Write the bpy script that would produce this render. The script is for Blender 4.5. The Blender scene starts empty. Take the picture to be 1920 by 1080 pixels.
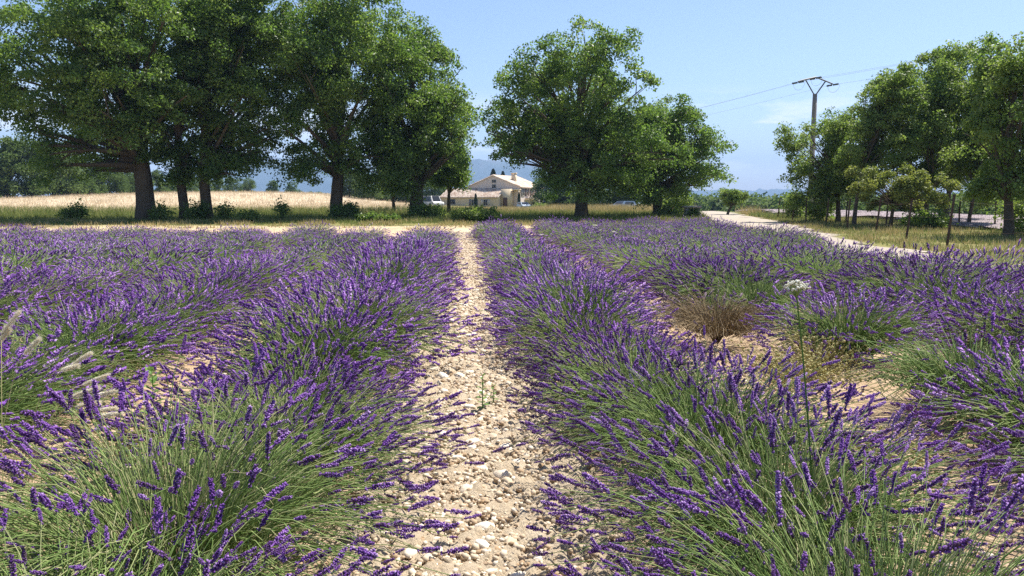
import bpy, math, random
import numpy as np
from mathutils import Vector, Matrix
rng = np.random.default_rng(11)
random.seed(11)
S = bpy.context.scene
C = S.collection
R = math.radians

# ------------------------------------------------------------------ camera
CAM_H, FPX, PITCH, YAW = 1.5, 1440.0, R(6.73), R(-3.6)
cd = bpy.data.cameras.new('camera'); cam = bpy.data.objects.new('camera', cd); C.objects.link(cam)
cd.sensor_width = 36.0; cd.lens = 36.0 * FPX / 1920.0
cd.clip_start = 0.05; cd.clip_end = 20000
cam.location = (0, 0, CAM_H); cam.rotation_euler = (math.pi / 2 - PITCH, 0, YAW)
S.camera = cam

# ------------------------------------------------------------------ world and sun
SUN_EL, SUN_AZ = R(60), R(58)          # azimuth measured from +Y towards +X
w = bpy.data.worlds.new('World'); S.world = w; w.use_nodes = True
nt = w.node_tree; nt.nodes.clear()
def wn(t): return nt.nodes.new(t)
out = wn('ShaderNodeOutputWorld'); bg = wn('ShaderNodeBackground'); sky = wn('ShaderNodeTexSky')
sky.sky_type = 'NISHITA'; sky.sun_disc = False; sky.sun_elevation = SUN_EL; sky.sun_rotation = SUN_AZ
sky.altitude = 600; sky.air_density = 1.0; sky.dust_density = 1.2; sky.ozone_density = 5.0
bg.inputs['Strength'].default_value = 0.10
tc = wn('ShaderNodeTexCoord'); sep = wn('ShaderNodeSeparateXYZ'); nt.links.new(tc.outputs['Generated'], sep.inputs[0])
mp = wn('ShaderNodeMapping'); mp.inputs['Scale'].default_value = (7.0, 7.0, 30.0); mp.inputs['Location'].default_value = (3.1, 0.4, 0.2)
nt.links.new(tc.outputs['Generated'], mp.inputs[0])
nz = wn('ShaderNodeTexNoise'); nz.inputs['Scale'].default_value = 1.0; nz.inputs['Detail'].default_value = 7; nz.inputs['Roughness'].default_value = 0.55
nt.links.new(mp.outputs[0], nz.inputs['Vector'])
cr = wn('ShaderNodeMapRange'); cr.inputs[1].default_value = 0.48; cr.inputs[2].default_value = 0.58; cr.interpolation_type = 'SMOOTHSTEP'
nt.links.new(nz.outputs[0], cr.inputs[0])
b1 = wn('ShaderNodeMapRange'); b1.inputs[1].default_value = 0.015; b1.inputs[2].default_value = 0.05; b1.interpolation_type = 'SMOOTHSTEP'
b2 = wn('ShaderNodeMapRange'); b2.inputs[1].default_value = 0.14; b2.inputs[2].default_value = 0.085; b2.interpolation_type = 'SMOOTHSTEP'
for b in (b1, b2): nt.links.new(sep.outputs[2], b.inputs[0])
m1 = wn('ShaderNodeMath'); m1.operation = 'MULTIPLY'; nt.links.new(b1.outputs[0], m1.inputs[0]); nt.links.new(b2.outputs[0], m1.inputs[1])
m2 = wn('ShaderNodeMath'); m2.operation = 'MULTIPLY'; nt.links.new(m1.outputs[0], m2.inputs[0]); nt.links.new(cr.outputs[0], m2.inputs[1])
m3 = wn('ShaderNodeMath'); m3.operation = 'MULTIPLY'; m3.inputs[1].default_value = 0.8; nt.links.new(m2.outputs[0], m3.inputs[0])
mx = wn('ShaderNodeMix'); mx.data_type = 'RGBA'; mx.inputs[7].default_value = (6.6, 6.9, 7.4, 1)
tn = wn('ShaderNodeMix'); tn.data_type = 'RGBA'; tn.blend_type = 'MULTIPLY'; tn.inputs[0].default_value = 1; tn.inputs[7].default_value = (1.0, .93, .90, 1)
nt.links.new(sky.outputs[0], tn.inputs[6])
nt.links.new(m3.outputs[0], mx.inputs[0]); nt.links.new(tn.outputs[2], mx.inputs[6])
nt.links.new(mx.outputs[2], bg.inputs['Color']); nt.links.new(bg.outputs[0], out.inputs[0])

sl = bpy.data.lights.new('sun', 'SUN'); sl.energy = 4.9; sl.angle = R(0.53); sl.color = (1.0, 0.95, 0.87)
so = bpy.data.objects.new('sun', sl); C.objects.link(so)
sd = Vector((math.sin(SUN_AZ) * math.cos(SUN_EL), math.cos(SUN_AZ) * math.cos(SUN_EL), math.sin(SUN_EL)))
so.rotation_euler = sd.to_track_quat('Z', 'Y').to_euler(); so.location = (30, 30, 60)
S.view_settings.view_transform = 'Standard'; S.view_settings.look = 'None'
S.view_settings.gamma = 1.0; S.view_settings.use_curve_mapping = False
S.view_settings.exposure = 1.05
S.render.engine = 'CYCLES'
S.cycles.max_bounces = 8; S.cycles.diffuse_bounces = 6; S.cycles.transmission_bounces = 4; S.cycles.glossy_bounces = 2
S.cycles.volume_bounces = 0; S.cycles.transparent_max_bounces = 8
S.cycles.use_denoising = False

# ------------------------------------------------------------------ helpers
_cm = Matrix.Rotation(YAW, 3, 'Z') @ Matrix.Rotation(math.pi / 2 - PITCH, 3, 'X')
def ray(px, py): return _cm @ Vector(((px - 960) / FPX, (540 - py) / FPX, -1.0))
def at(px, py, Y):
    d = ray(px, py); t = Y / d.y
    return np.array([d.x * t, Y, CAM_H + d.z * t])
def ground(px, py, z=0.0):
    d = ray(px, py); t = (z - CAM_H) / d.z
    return np.array([d.x * t, d.y * t, z])
def sst(a, b, x):
    t = np.clip((np.asarray(x, float) - a) / (b - a), 0, 1); return t * t * (3 - 2 * t)

def H(x, y):
    """terrain height"""
    x = np.asarray(x, float); y = np.asarray(y, float)
    h = 2.25 * sst(62, 165, y) * np.exp(-((x + 46) / 42.0) ** 2) * (1 - sst(180, 420, y))
    h = h - 1.0 * sst(70, 150, y) * sst(-30, -5, x) - 1.2 * sst(60, 160, y) * sst(-75, -160, x)
    h = h - 8.0 * sst(92, 190, y) * sst(8, 40, x)
    h = h - 7.0 * sst(38, 75, x) * (1 - 0.0 * y)
    h = h - 6.0 * sst(220, 600, y)
    return h

def vnoise(P, scale, seed):
    """cheap smooth noise from summed sines, about -1..1"""
    r = np.random.default_rng(seed); P = np.asarray(P, float) * scale; o = 0
    for k in range(6):
        d = r.normal(size=P.shape[1]); d /= np.linalg.norm(d); f = 1.0 + 1.7 * r.random()
        o = o + np.sin(P @ d * f * 2.1 + r.random() * 6.28)
    return o / 3.2

def mk_mesh(name, V, F, mats, v=None, mi=None, smooth=False):
    V = np.ascontiguousarray(V, np.float32); F = np.ascontiguousarray(F, np.int32)
    me = bpy.data.meshes.new(name); n = F.shape[1]
    me.vertices.add(len(V)); me.vertices.foreach_set('co', V.ravel())
    me.loops.add(F.size); me.loops.foreach_set('vertex_index', F.ravel())
    me.polygons.add(len(F)); me.polygons.foreach_set('loop_start', np.arange(0, F.size, n, dtype=np.int32))
    for m in (mats if isinstance(mats, (list, tuple)) else [mats]): me.materials.append(m)
    if mi is not None: me.polygons.foreach_set('material_index', np.ascontiguousarray(mi, np.int32))
    if smooth: me.polygons.foreach_set('use_smooth', np.ones(len(F), bool))
    me.update(calc_edges=True)
    if v is not None:
        a = me.attributes.new('v', 'FLOAT', 'FACE'); a.data.foreach_set('value', np.ascontiguousarray(v, np.float32))
    return me

class MB:
    """collects triangles"""
    def __init__(s): s.V = []; s.F = []; s.v = []; s.mi = []; s.n = 0
    def add(s, V, F, v=0.5, mi=0):
        V = np.asarray(V, float).reshape(-1, 3); F = np.asarray(F, int)
        if F.shape[1] == 4: F = np.concatenate([F[:, [0, 1, 2]], F[:, [0, 2, 3]]]); v = np.tile(v, 2) if np.ndim(v) else v
        s.V.append(V); s.F.append(F + s.n); s.n += len(V)
        s.v.append(np.broadcast_to(np.asarray(v, float), (len(F),))); s.mi.append(np.full(len(F), mi))
    def box(s, c, d, rz=0.0, v=0.5, mi=0, top=1.0):
        x, y, z = np.array(d) / 2.0
        P = np.array([[-x, -y, -z], [x, -y, -z], [x, y, -z], [-x, y, -z], [-x * top, -y * top, z], [x * top, -y * top, z], [x * top, y * top, z], [-x * top, y * top, z]])
        cz, sz = math.cos(rz), math.sin(rz); P = P @ np.array([[cz, sz, 0], [-sz, cz, 0], [0, 0, 1]]) + np.array(c)
        s.add(P, [[3, 2, 1, 0], [4, 5, 6, 7], [0, 1, 5, 4], [1, 2, 6, 5], [2, 3, 7, 6], [3, 0, 4, 7]], v, mi)
    def tube(s, P, r, sides=6, v=0.5, mi=0, wob=0.0, cap=True):
        P = np.asarray(P, float); r = np.broadcast_to(np.asarray(r, float), (len(P),))
        T = np.gradient(P, axis=0); T /= np.linalg.norm(T, axis=1)[:, None] + 1e-9
        up = np.array([0, 0, 1.0]) if abs(T[0, 2]) < 0.9 else np.array([1.0, 0, 0])
        A = np.cross(T, up); A /= np.linalg.norm(A, axis=1)[:, None] + 1e-9; B = np.cross(T, A)
        th = np.arange(sides) / sides * 2 * math.pi
        rr = r[:, None] * (1 + wob * rng.normal(size=(len(P), sides)))
        V = P[:, None] + rr[..., None] * (np.cos(th)[None, :, None] * A[:, None] + np.sin(th)[None, :, None] * B[:, None])
        k = np.arange(len(P) - 1)[:, None] * sides; j = np.arange(sides)[None]; j2 = (j + 1) % sides
        F = np.stack([k + j, k + j2, k + sides + j2, k + sides + j], -1).reshape(-1, 4)
        V = V.reshape(-1, 3)
        s.add(V, F, v, mi)
        if cap:
            n = len(P) * sides
            s.add(np.vstack([V[-sides:], P[-1:]]), [[a, (a + 1) % sides, sides] for a in range(sides)], v, mi)
    def inst(s, tv, tf, Rm, t, sc, v=None, tvv=None, mi=0):
        """copies of a template: Rm (N,3,3), t (N,3), sc (N,) or (N,3)"""
        sc = np.asarray(sc, float); sc = sc[:, None] if sc.ndim == 1 else sc
        X = np.einsum('nij,nkj->nki', Rm, tv[None] * sc[:, None, :]) + t[:, None]
        N = len(t); F = (tf[None] + (np.arange(N) * len(tv))[:, None, None]).reshape(-1, tf.shape[1])
        vv = np.repeat(v if v is not None else rng.random(N), len(tf))
        if tvv is not None: vv = np.clip(vv * 0.6 + np.tile(tvv, N) * 0.4, 0, 1)
        s.V.append(X.reshape(-1, 3)); s.F.append(F + s.n); s.n += N * len(tv); s.v.append(vv); s.mi.append(np.full(len(F), mi))
    def mesh(s, name, mats, smooth=False):
        return mk_mesh(name, np.vstack(s.V), np.vstack(s.F), mats, np.concatenate(s.v), np.concatenate(s.mi), smooth)

def frames(d, roll=None):
    """rotation matrices whose local Z is along d"""
    d = d / (np.linalg.norm(d, axis=1)[:, None] + 1e-9)
    a = np.where(np.abs(d[:, 2:3]) < 0.95, np.array([[0, 0, 1.0]]), np.array([[1.0, 0, 0]]))
    x = np.cross(a, d); x /= np.linalg.norm(x, axis=1)[:, None]; y = np.cross(d, x)
    if roll is None: roll = rng.random(len(d)) * 6.283
    c, s_ = np.cos(roll)[:, None], np.sin(roll)[:, None]
    return np.stack([x * c + y * s_, -x * s_ + y * c, d], -1)

def obj(name, me, parent=None, loc=(0, 0, 0), rz=0.0, sc=1.0):
    o = bpy.data.objects.new(name, me); C.objects.link(o)
    o.location = loc; o.rotation_euler = (0, 0, rz); o.scale = (sc, sc, sc) if np.ndim(sc) == 0 else sc
    if parent: o.parent = parent
    return o
def tag(o, label=None, cat=None, group=None, kind=None):
    if label: o['label'] = label
    if cat: o['category'] = cat
    if group: o['group'] = group
    if kind: o['kind'] = kind
    return o
def thing(name, label, cat, loc=(0, 0, 0), rz=0.0, group=None, sc=1.0):
    return tag(obj(name, None, None, loc, rz, sc), label, cat, group)

# ------------------------------------------------------------------ materials
def ramp_mat(name, cols, rough=0.8, trans=0.0, spec=0.2, noise=0.0, nscale=1.0, objrand=0.0, bump=0.0, bscale=20.0, transcol=None, attr=True, stretch=None):
    m = bpy.data.materials.new(name); m.use_nodes = True; t = m.node_tree; t.nodes.clear()
    N = t.nodes.new; L = t.links.new
    o = N('ShaderNodeOutputMaterial'); p = N('ShaderNodeBsdfPrincipled')
    p.inputs['Roughness'].default_value = rough; p.inputs['Specular IOR Level'].default_value = spec
    r = N('ShaderNodeValToRGB'); el = r.color_ramp.elements
    while len(el) < len(cols): el.new(0.5)
    for i, c in enumerate(cols): el[i].position = i / max(1, len(cols) - 1); el[i].color = (*c, 1)
    src = None
    if attr:
        a = N('ShaderNodeAttribute'); a.attribute_name = 'v'; src = a.outputs['Fac']
    geo = N('ShaderNodeNewGeometry')
    pos = geo.outputs['Position']
    if stretch:
        mpn = N('ShaderNodeMapping'); mpn.inputs['Scale'].default_value = stretch; L(pos, mpn.inputs[0]); pos = mpn.outputs[0]
    if noise:
        n = N('ShaderNodeTexNoise'); n.inputs['Scale'].default_value = nscale; n.inputs['Detail'].default_value = 6; n.inputs['Roughness'].default_value = 0.65
        L(pos, n.inputs['Vector'])
        q = N('ShaderNodeMath'); q.operation = 'MULTIPLY_ADD'; L(n.outputs[0], q.inputs[0]); q.inputs[1].default_value = noise
        q.inputs[2].default_value = -noise / 2 if src is not None else 0.5 - noise / 2
        if src is not None:
            q2 = N('ShaderNodeMath'); q2.operation = 'ADD'; L(src, q2.inputs[0]); L(q.outputs[0], q2.inputs[1]); src = q2.outputs[0]
        else: src = q.outputs[0]
    if objrand:
        oi = N('ShaderNodeObjectInfo'); q = N('ShaderNodeMath'); q.operation = 'MULTIPLY_ADD'
        L(oi.outputs['Random'], q.inputs[0]); q.inputs[1].default_value = objrand; q.inputs[2].default_value = -objrand / 2
        q2 = N('ShaderNodeMath'); q2.operation = 'ADD'; L(q.outputs[0], q2.inputs[1])
        if src is not None: L(src, q2.inputs[0])
        else: q2.inputs[0].default_value = 0.5
        src = q2.outputs[0]
    if src is not None: L(src, r.inputs[0])
    L(r.outputs[0], p.inputs['Base Color'])
    if bump:
        n = N('ShaderNodeTexNoise'); n.inputs['Scale'].default_value = bscale; n.inputs['Detail'].default_value = 8; n.inputs['Roughness'].default_value = 0.7
        L(pos, n.inputs['Vector']); b = N('ShaderNodeBump'); b.inputs['Strength'].default_value = bump; b.inputs['Distance'].default_value = 0.05
        L(n.outputs[0], b.inputs['Height']); L(b.outputs[0], p.inputs['Normal'])
    if trans:
        ts = N('ShaderNodeBsdfTranslucent'); mm = N('ShaderNodeMixShader'); mm.inputs[0].default_value = trans
        if transcol:
            k = N('ShaderNodeMix'); k.data_type = 'RGBA'; k.blend_type = 'MULTIPLY'; k.inputs[0].default_value = 1; k.inputs[7].default_value = (*transcol, 1)
            L(r.outputs[0], k.inputs[6]); L(k.outputs[2], ts.inputs[0])
        else: L(r.outputs[0], ts.inputs[0])
        L(p.outputs[0], mm.inputs[1]); L(ts.outputs[0], mm.inputs[2]); L(mm.outputs[0], o.inputs[0])
    else: L(p.outputs[0], o.inputs[0])
    return m
def flat(name, c, rough=0.7, spec=0.3, metal=0.0, **k):
    m = ramp_mat(name, [tuple(np.array(c) * 0.82), tuple(np.minimum(np.array(c) * 1.15, 1))], rough, 0, spec, noise=k.get('noise', 0.9), nscale=k.get('nscale', 3), bump=k.get('bump', 0), bscale=k.get('bscale', 30), attr=False)
    m.node_tree.nodes['Principled BSDF'].inputs['Metallic'].default_value = metal
    return m

M = {}
M['flower'] = ramp_mat('lavender_flower', [(.115, .075, .115), (.092, .036, .172), (.165, .068, .30), (.23, .105, .38), (.33, .18, .46), (.48, .33, .60)], .9, .18, .04, objrand=.45)
M['stem'] = ramp_mat('lavender_stem', [(.12, .20, .05), (.20, .30, .085), (.30, .385, .13), (.42, .39, .22)], .7, .3, .2, objrand=.35)
M['lavleaf'] = ramp_mat('lavender_leaf', [(.10, .155, .05), (.19, .25, .09), (.31, .34, .15)], .8, .3, .15, objrand=.3)
M['drystem'] = ramp_mat('dry_stem', [(.14, .10, .06), (.24, .18, .10), (.32, .25, .15)], .85, .1, .1)
M['dryflower'] = ramp_mat('faded_flower', [(.12, .085, .11), (.20, .15, .19), (.27, .22, .22)], .85, .1, .1)
M['wood'] = ramp_mat('woody_stem', [(.06, .04, .025), (.12, .085, .055)], .9, 0, .1)
M['oak'] = ramp_mat('oak_leaf', [(.052, .100, .024), (.096, .168, .040), (.154, .228, .056), (.215, .272, .078)], .42, .55, .35, noise=.5, nscale=.45, transcol=(1.25, 1.3, .75))
M['oak_light'] = ramp_mat('young_oak_leaf', [(.085, .145, .034), (.14, .215, .05), (.195, .26, .07), (.25, .30, .09)], .5, .5, .3, noise=.5, nscale=.6, transcol=(1.2, 1.25, .75))
M['yellowleaf'] = ramp_mat('yellowish_leaf', [(.13, .18, .04), (.21, .25, .065), (.30, .31, .09)], .55, .42, .3, noise=.4, nscale=.8, transcol=(1.2, 1.2, .7))
M['farleaf'] = ramp_mat('far_leaf', [(.055, .10, .024), (.095, .15, .034), (.145, .20, .05)], .6, .45, .2, noise=.5, nscale=.2, objrand=.3)
M['cypress'] = ramp_mat('cypress_leaf', [(.015, .03, .012), (.035, .055, .02)], .8, .15, .1)
M['bark'] = ramp_mat('bark', [(.045, .036, .026), (.10, .08, .058), (.17, .14, .105)], .95, 0, .1, noise=1.0, nscale=3, bump=.9, bscale=5, attr=False, stretch=(3, 3, .7))
M['bark_light'] = ramp_mat('pale_bark', [(.06, .048, .034), (.12, .10, .075), (.19, .155, .115)], .95, 0, .1, noise=1.0, nscale=4, bump=.8, bscale=8, attr=False, stretch=(3, 3, .7))
M['soil'] = ramp_mat('stony_soil', [(.26, .165, .095), (.45, .315, .195), (.56, .43, .285), (.64, .53, .385)], .95, 0, .08, noise=1.3, nscale=6, bump=.7, bscale=45, attr=False)
M['pathsoil'] = ramp_mat('path_soil', [(.34, .245, .15), (.53, .42, .285), (.61, .505, .365), (.67, .58, .45)], .95, 0, .08, noise=1.3, nscale=14, bump=.8, bscale=70, attr=False)
M['stone'] = ramp_mat('limestone', [(.40, .29, .19), (.53, .43, .30), (.62, .53, .41), (.70, .64, .54)], .85, 0, .2, noise=.5, nscale=25, objrand=1.0, bump=.25, bscale=60, attr=False)
M['gravel'] = ramp_mat('gravel', [(.32, .22, .13), (.45, .34, .23), (.58, .48, .35), (.66, .58, .47)], .9, 0, .1)
M['road'] = ramp_mat('dirt_road', [(.26, .215, .165), (.37, .32, .26), (.45, .40, .335)], .95, 0, .08, noise=1.2, nscale=1.2, bump=.6, bscale=12, attr=False)
M['track'] = ramp_mat('sandy_track', [(.28, .23, .11), (.44, .355, .22), (.53, .44, .30)], .95, 0, .08, noise=1.4, nscale=.9, bump=.6, bscale=12, attr=False)
M['verge'] = ramp_mat('dry_verge', [(.10, .12, .035), (.20, .19, .07), (.34, .27, .13)], .95, 0, .08, noise=1.5, nscale=.6, bump=.9, bscale=10, attr=False)
M['wheat'] = ramp_mat('wheat_ground', [(.42, .33, .22), (.53, .43, .30), (.61, .51, .37)], .95, 0, .05, noise=1.2, nscale=.35, bump=.9, bscale=14, attr=False)
M['wheatstalk'] = ramp_mat('wheat_stalk', [(.44, .34, .21), (.57, .465, .31), (.66, .56, .40)], .8, .25, .1)
M['greengrass'] = ramp_mat('green_grass', [(.10, .15, .03), (.19, .23, .06), (.30, .29, .11)], .7, .35, .15, noise=.7, nscale=.25)
M['drygrass'] = ramp_mat('dry_grass', [(.28, .22, .08), (.42, .33, .15), (.55, .44, .24)], .8, .3, .1, noise=.6, nscale=.4)
M['terrain'] = ramp_mat('far_ground', [(.07, .10, .035), (.14, .15, .06), (.26, .22, .11)], .95, 0, .05, noise=1.5, nscale=.012, attr=False)
M['fieldfar'] = ramp_mat('far_lavender_ground', [(.22, .185, .175), (.28, .235, .235), (.34, .29, .29)], .95, 0, .05, noise=1.2, nscale=.5, attr=False)
M['fieldlav'] = ramp_mat('far_lavender', [(.20, .165, .175), (.26, .215, .245), (.32, .27, .31)], .85, .1, .05)
M['mountain'] = ramp_mat('mountain', [(.035, .055, .03), (.06, .08, .045), (.11, .11, .085), (.36, .33, .29)], .95, 0, .05, noise=.9, nscale=.004)
M['wall'] = flat('lime_render', (.66, .56, .49), .9, .1, noise=.8, nscale=.8)
M['wall2'] = flat('cream_render', (.66, .54, .38), .9, .1, noise=.8, nscale=.8)
M['tile'] = ramp_mat('clay_tile', [(.36, .25, .19), (.52, .40, .31), (.61, .50, .40), (.68, .59, .50)], .85, 0, .15)
M['dark'] = flat('dark_glass', (.02, .022, .025), .15, .5)
M['frame'] = flat('painted_frame', (.55, .50, .43), .6, .3)
M['shutter'] = flat('grey_shutter', (.22, .2, .2), .7, .3)
M['shutterb'] = flat('brown_shutter', (.12, .06, .035), .7, .3)
M['concrete'] = flat('concrete', (.25, .225, .20), .9, .1, nscale=4, bump=.3)
M['galv'] = flat('weathered_steel', (.13, .13, .13), .6, .4, .5)
M['iron'] = flat('rusty_iron', (.07, .045, .035), .85, .2)
M['glassins'] = flat('dark_insulator', (.035, .05, .05), .2, .5)
M['cable'] = flat('cable', (.32, .33, .34), .6, .3)
M['white'] = flat('white_paint', (.78, .78, .77), .35, .5)
M['vanpaint'] = flat('van_paint', (.55, .55, .54), .4, .4)
M['bluepaint'] = flat('pale_blue_paint', (.42, .50, .60), .35, .5)
M['navy'] = flat('blue_paint', (.12, .18, .28), .35, .5)
M['rubber'] = flat('rubber', (.02, .02, .02), .9, .1)
M['lamp'] = flat('lamp_glass', (.7, .7, .68), .15, .5)
M['slab'] = flat('grey_stone_slab', (.30, .28, .27), .9, .1, nscale=6, bump=.4)
M['umbel'] = ramp_mat('white_floret', [(.62, .60, .46), (.78, .77, .68)], .8, .2, .1)
M['feather'] = ramp_mat('feathery_seed', [(.72, .64, .46), (.86, .81, .66)], .8, .3, .1)
M['weed'] = ramp_mat('weed_leaf', [(.08, .16, .03), (.14, .25, .05), (.22, .32, .09)], .6, .35, .25)
M['yweed'] = ramp_mat('yellow_weed', [(.30, .28, .10), (.46, .41, .17), (.58, .52, .27)], .75, .3, .1)

# ------------------------------------------------------------------ terrain sheets
def axis(parts):
    a = []
    for lo, hi, st in parts: a.append(np.arange(lo, hi, st))
    return np.unique(np.round(np.concatenate(a), 4))
def sheet(name, X, Y, zf, mat, keep=None, smooth=True):
    gx, gy = np.meshgrid(X, Y); P = np.stack([gx, gy, zf(gx, gy)], -1).reshape(-1, 3)
    nx = len(X); i, j = np.meshgrid(np.arange(nx - 1), np.arange(len(Y) - 1)); k = (j * nx + i).ravel()
    F = np.stack([k, k + 1, k + nx + 1, k + nx], -1)
    if keep is not None:
        c = P[F].mean(1); F = F[keep(c[:, 0], c[:, 1])]
    return obj(name, mk_mesh(name, P, F, mat, smooth=smooth))
def geo_out(a, b, g=1.18):
    o = [a]; st = max(abs(a) * 0.06, 2)
    while o[-1] < b: o.append(o[-1] + st); st *= g
    return np.array(o)
xs = geo_out(140, 6400); X = np.concatenate([-xs[::-1], np.arange(-138, 140, 3.0), xs])
ys = geo_out(260, 6400); Yb = geo_out(60, 6400); Y = np.concatenate([-Yb[::-1], np.arange(-57, 260, 3.0), ys])
tag(sheet('ground', X, Y, lambda x, y: H(x, y) - 0.06, M['terrain']), kind='structure')

ROWS = {'L8': -14.6, 'L7': -12.65, 'L6': -10.7, 'L5': -8.75, 'L4': -6.8, 'L3': -4.88, 'L2': -2.95, 'L1': -1.07, 'R1': 1.2, 'R2': 3.32, 'R3': 5.2, 'R4': 7.1, 'R5': 8.8}
rowx = np.array(sorted(ROWS.values()))
def zfield(x, y):
    d = np.min(np.abs(x[..., None] - rowx), -1)
    P = np.stack([x.ravel(), y.ravel()], -1)
    return 0.09 * np.exp(-(d / 0.45) ** 2) + (0.018 * vnoise(P, 3, 1) + 0.012 * vnoise(P, 9, 2)).reshape(x.shape) + H(x, y)
tag(sheet('field_soil', np.arange(-32, 10.4, .16), np.concatenate([np.arange(-2, 14, .16), np.arange(14, 36.5, .4)]), zfield, M['soil']), kind='structure')
def zpath(x, y):
    P = np.stack([x.ravel(), y.ravel()], -1)
    n = (0.016 * vnoise(P, 7, 3) + 0.014 * vnoise(P, 19, 4) + 0.010 * np.abs(vnoise(P, 37, 5)) + 0.008 * vnoise(P, 70, 15)).reshape(x.shape)
    return 0.062 + n + rng.normal(size=x.shape) * 0.0025 - 0.10 * sst(.5, .8, np.abs(x - .06))
path = tag(sheet('stony_path', np.arange(-.75, .88, .022), np.concatenate([np.arange(1.6, 8, .024), np.arange(8, 16, .06), np.arange(16, 36, .2)]), zpath, M['pathsoil']), kind='structure')
tag(sheet('sandy_track', np.arange(-48, 16, .8), np.arange(34.2, 46.5, .45), lambda x, y: H(x, y) + 0.012 + .012 * np.sin(x * 3) * np.cos(y * 2.7), M['track'],
          keep=lambda x, y: (y > 35 + .5 * np.sin(x * .5)) & (y < 41.5 + np.sin(x * .23) + .02 * np.abs(x))), kind='structure')
def roadx(y): return np.interp(y, [4, 15, 25, 36, 50, 70, 95, 140], [9.1, 10.0, 11.7, 14.6, 18.4, 23.4, 29.3, 40])
tag(sheet('dirt_road', np.arange(7, 44, .25), np.arange(4, 120, .8), lambda x, y: H(x, y) + 0.03 - .03 * np.exp(-((np.abs(x - roadx(y)) - .75) / .3) ** 2), M['road'],
          keep=lambda x, y: np.abs(x - roadx(y) - .15 * np.sin(y * .7)) < np.interp(y, [0, 30, 45, 60], [1.0, 1.5, 2.2, 1.7]) + .25 * np.sin(y * 1.3)), kind='structure')
tag(sheet('grass_verge', np.arange(-110, 27, 1.0), np.arange(36, 170, 1.0), lambda x, y: H(x, y) - 0.02, M['verge'],
          keep=lambda x, y: (np.abs(x - roadx(y)) > .8) | (y < 60)), kind='structure')
tag(sheet('roadside_verge', np.arange(9.5, 30, .8), np.arange(3, 62, .8), lambda x, y: H(x, y) - 0.01, M['verge'],
          keep=lambda x, y: (x > roadx(y) + .5)), kind='structure')
tag(sheet('wheat_field', np.arange(-170, 1, 1.5), np.arange(66, 230, 1.5), lambda x, y: H(x, y) + 0.25, M['wheat'],
          keep=lambda x, y: (y > 66 + .02 * np.abs(x)) & (x < -6 - (y - 60) * .03)), kind='structure')
tag(sheet('distant_lavender_field', np.arange(18, 48, .6), np.arange(14, 118, 1.0), lambda x, y: H(x, y) + 0.16 + .1 * np.sin(x * 3.6 - y * .6), M['fieldfar'],
          keep=lambda x, y: (x > roadx(y) + 4.5 + np.interp(y, [20, 50, 70], [6, 5, 1])) & (x < 37.5 + .03 * y)), kind='structure')

def ridge(name, pts, D, depth, seed):
    """a hill range: silhouette given as (x, height) pairs at distance D"""
    xs_ = np.linspace(pts[0][0], pts[-1][0], 160); hs = np.interp(xs_, [p[0] for p in pts], [p[1] for p in pts])
    tt = np.linspace(-1, 1, 40); V = []
    for t in tt:
        prof = (1 - abs(t)) ** 0.8
        yy = D + t * depth
        P = np.stack([xs_, np.full_like(xs_, yy)], -1)
        z = hs * prof * (1 + .10 * vnoise(P, .004, seed)) + 14 * vnoise(P, .015, seed + 1) * prof - 8
        V.append(np.stack([xs_, np.full_like(xs_, yy), z], -1))
    V = np.array(V).reshape(-1, 3); nx = 160
    i, j = np.meshgrid(np.arange(nx - 1), np.arange(39)); k = (j * nx + i).ravel()
    F = np.stack([k, k + 1, k + nx + 1, k + nx], -1)
    zc = V[F].mean(1)[:, 2]; vv = np.clip(zc / (max(p[1] for p in pts)) * .75, 0, 1) ** 2.2 + .05 * rng.normal(size=len(F))
    return tag(obj(name, mk_mesh(name, V, F, M['mountain'], vv, smooth=True)), kind='structure')
ridge('mountain', [(-2600, 0), (-2200, 120), (-1700, 225), (-1450, 262), (-1150, 250), (-900, 205), (-500, 170), (-200, 210), (100, 255), (300, 258), (520, 235), (900, 150), (1300, 70), (1700, 0)], 5200, 900, 5)
ridge('hill', [(500, 0), (1100, 45), (1500, 62), (1900, 58), (2400, 66), (2900, 60), (3600, 40), (4300, 0)], 5600, 500, 9)

# haze: one closed box of even, thin air round everything
hm = bpy.data.materials.new('haze_air'); hm.use_nodes = True; hn = hm.node_tree; hn.nodes.clear()
ho = hn.nodes.new('ShaderNodeOutputMaterial'); hv = hn.nodes.new('ShaderNodeVolumePrincipled')
hv.inputs['Color'].default_value = (.42, .63, 1, 1); hv.inputs['Density'].default_value = 0.0002; hv.inputs['Anisotropy'].default_value = 0.0
hn.links.new(hv.outputs[0], ho.inputs['Volume'])
hb = MB(); hb.box((0, 0, 176), (14400, 14400, 400))
tag(obj('haze', hb.mesh('haze', hm)), kind='stuff')

# ------------------------------------------------------------------ trees
LEAF_V = np.array([[0, -.5, 0], [.36, .02, .10], [0, .55, -.04], [-.36, .02, .10]]); LEAF_F = np.array([[0, 1, 2], [0, 2, 3]])
def add_leaves(mb, P, size, center, v, up=.55, outw=.5):
    n = len(P); o = P - center; o /= np.linalg.norm(o, axis=1)[:, None] + 1e-6
    nn = rng.normal(size=(n, 3)) * .75 + o * outw + np.array([0, 0, up])
    mb.inst(LEAF_V, LEAF_F, frames(nn), P, size, v=v)
def bez(a, b, c, n=7):
    t = np.linspace(0, 1, n)[:, None]; return (1 - t) ** 2 * a + 2 * t * (1 - t) * b + t * t * c

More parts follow.
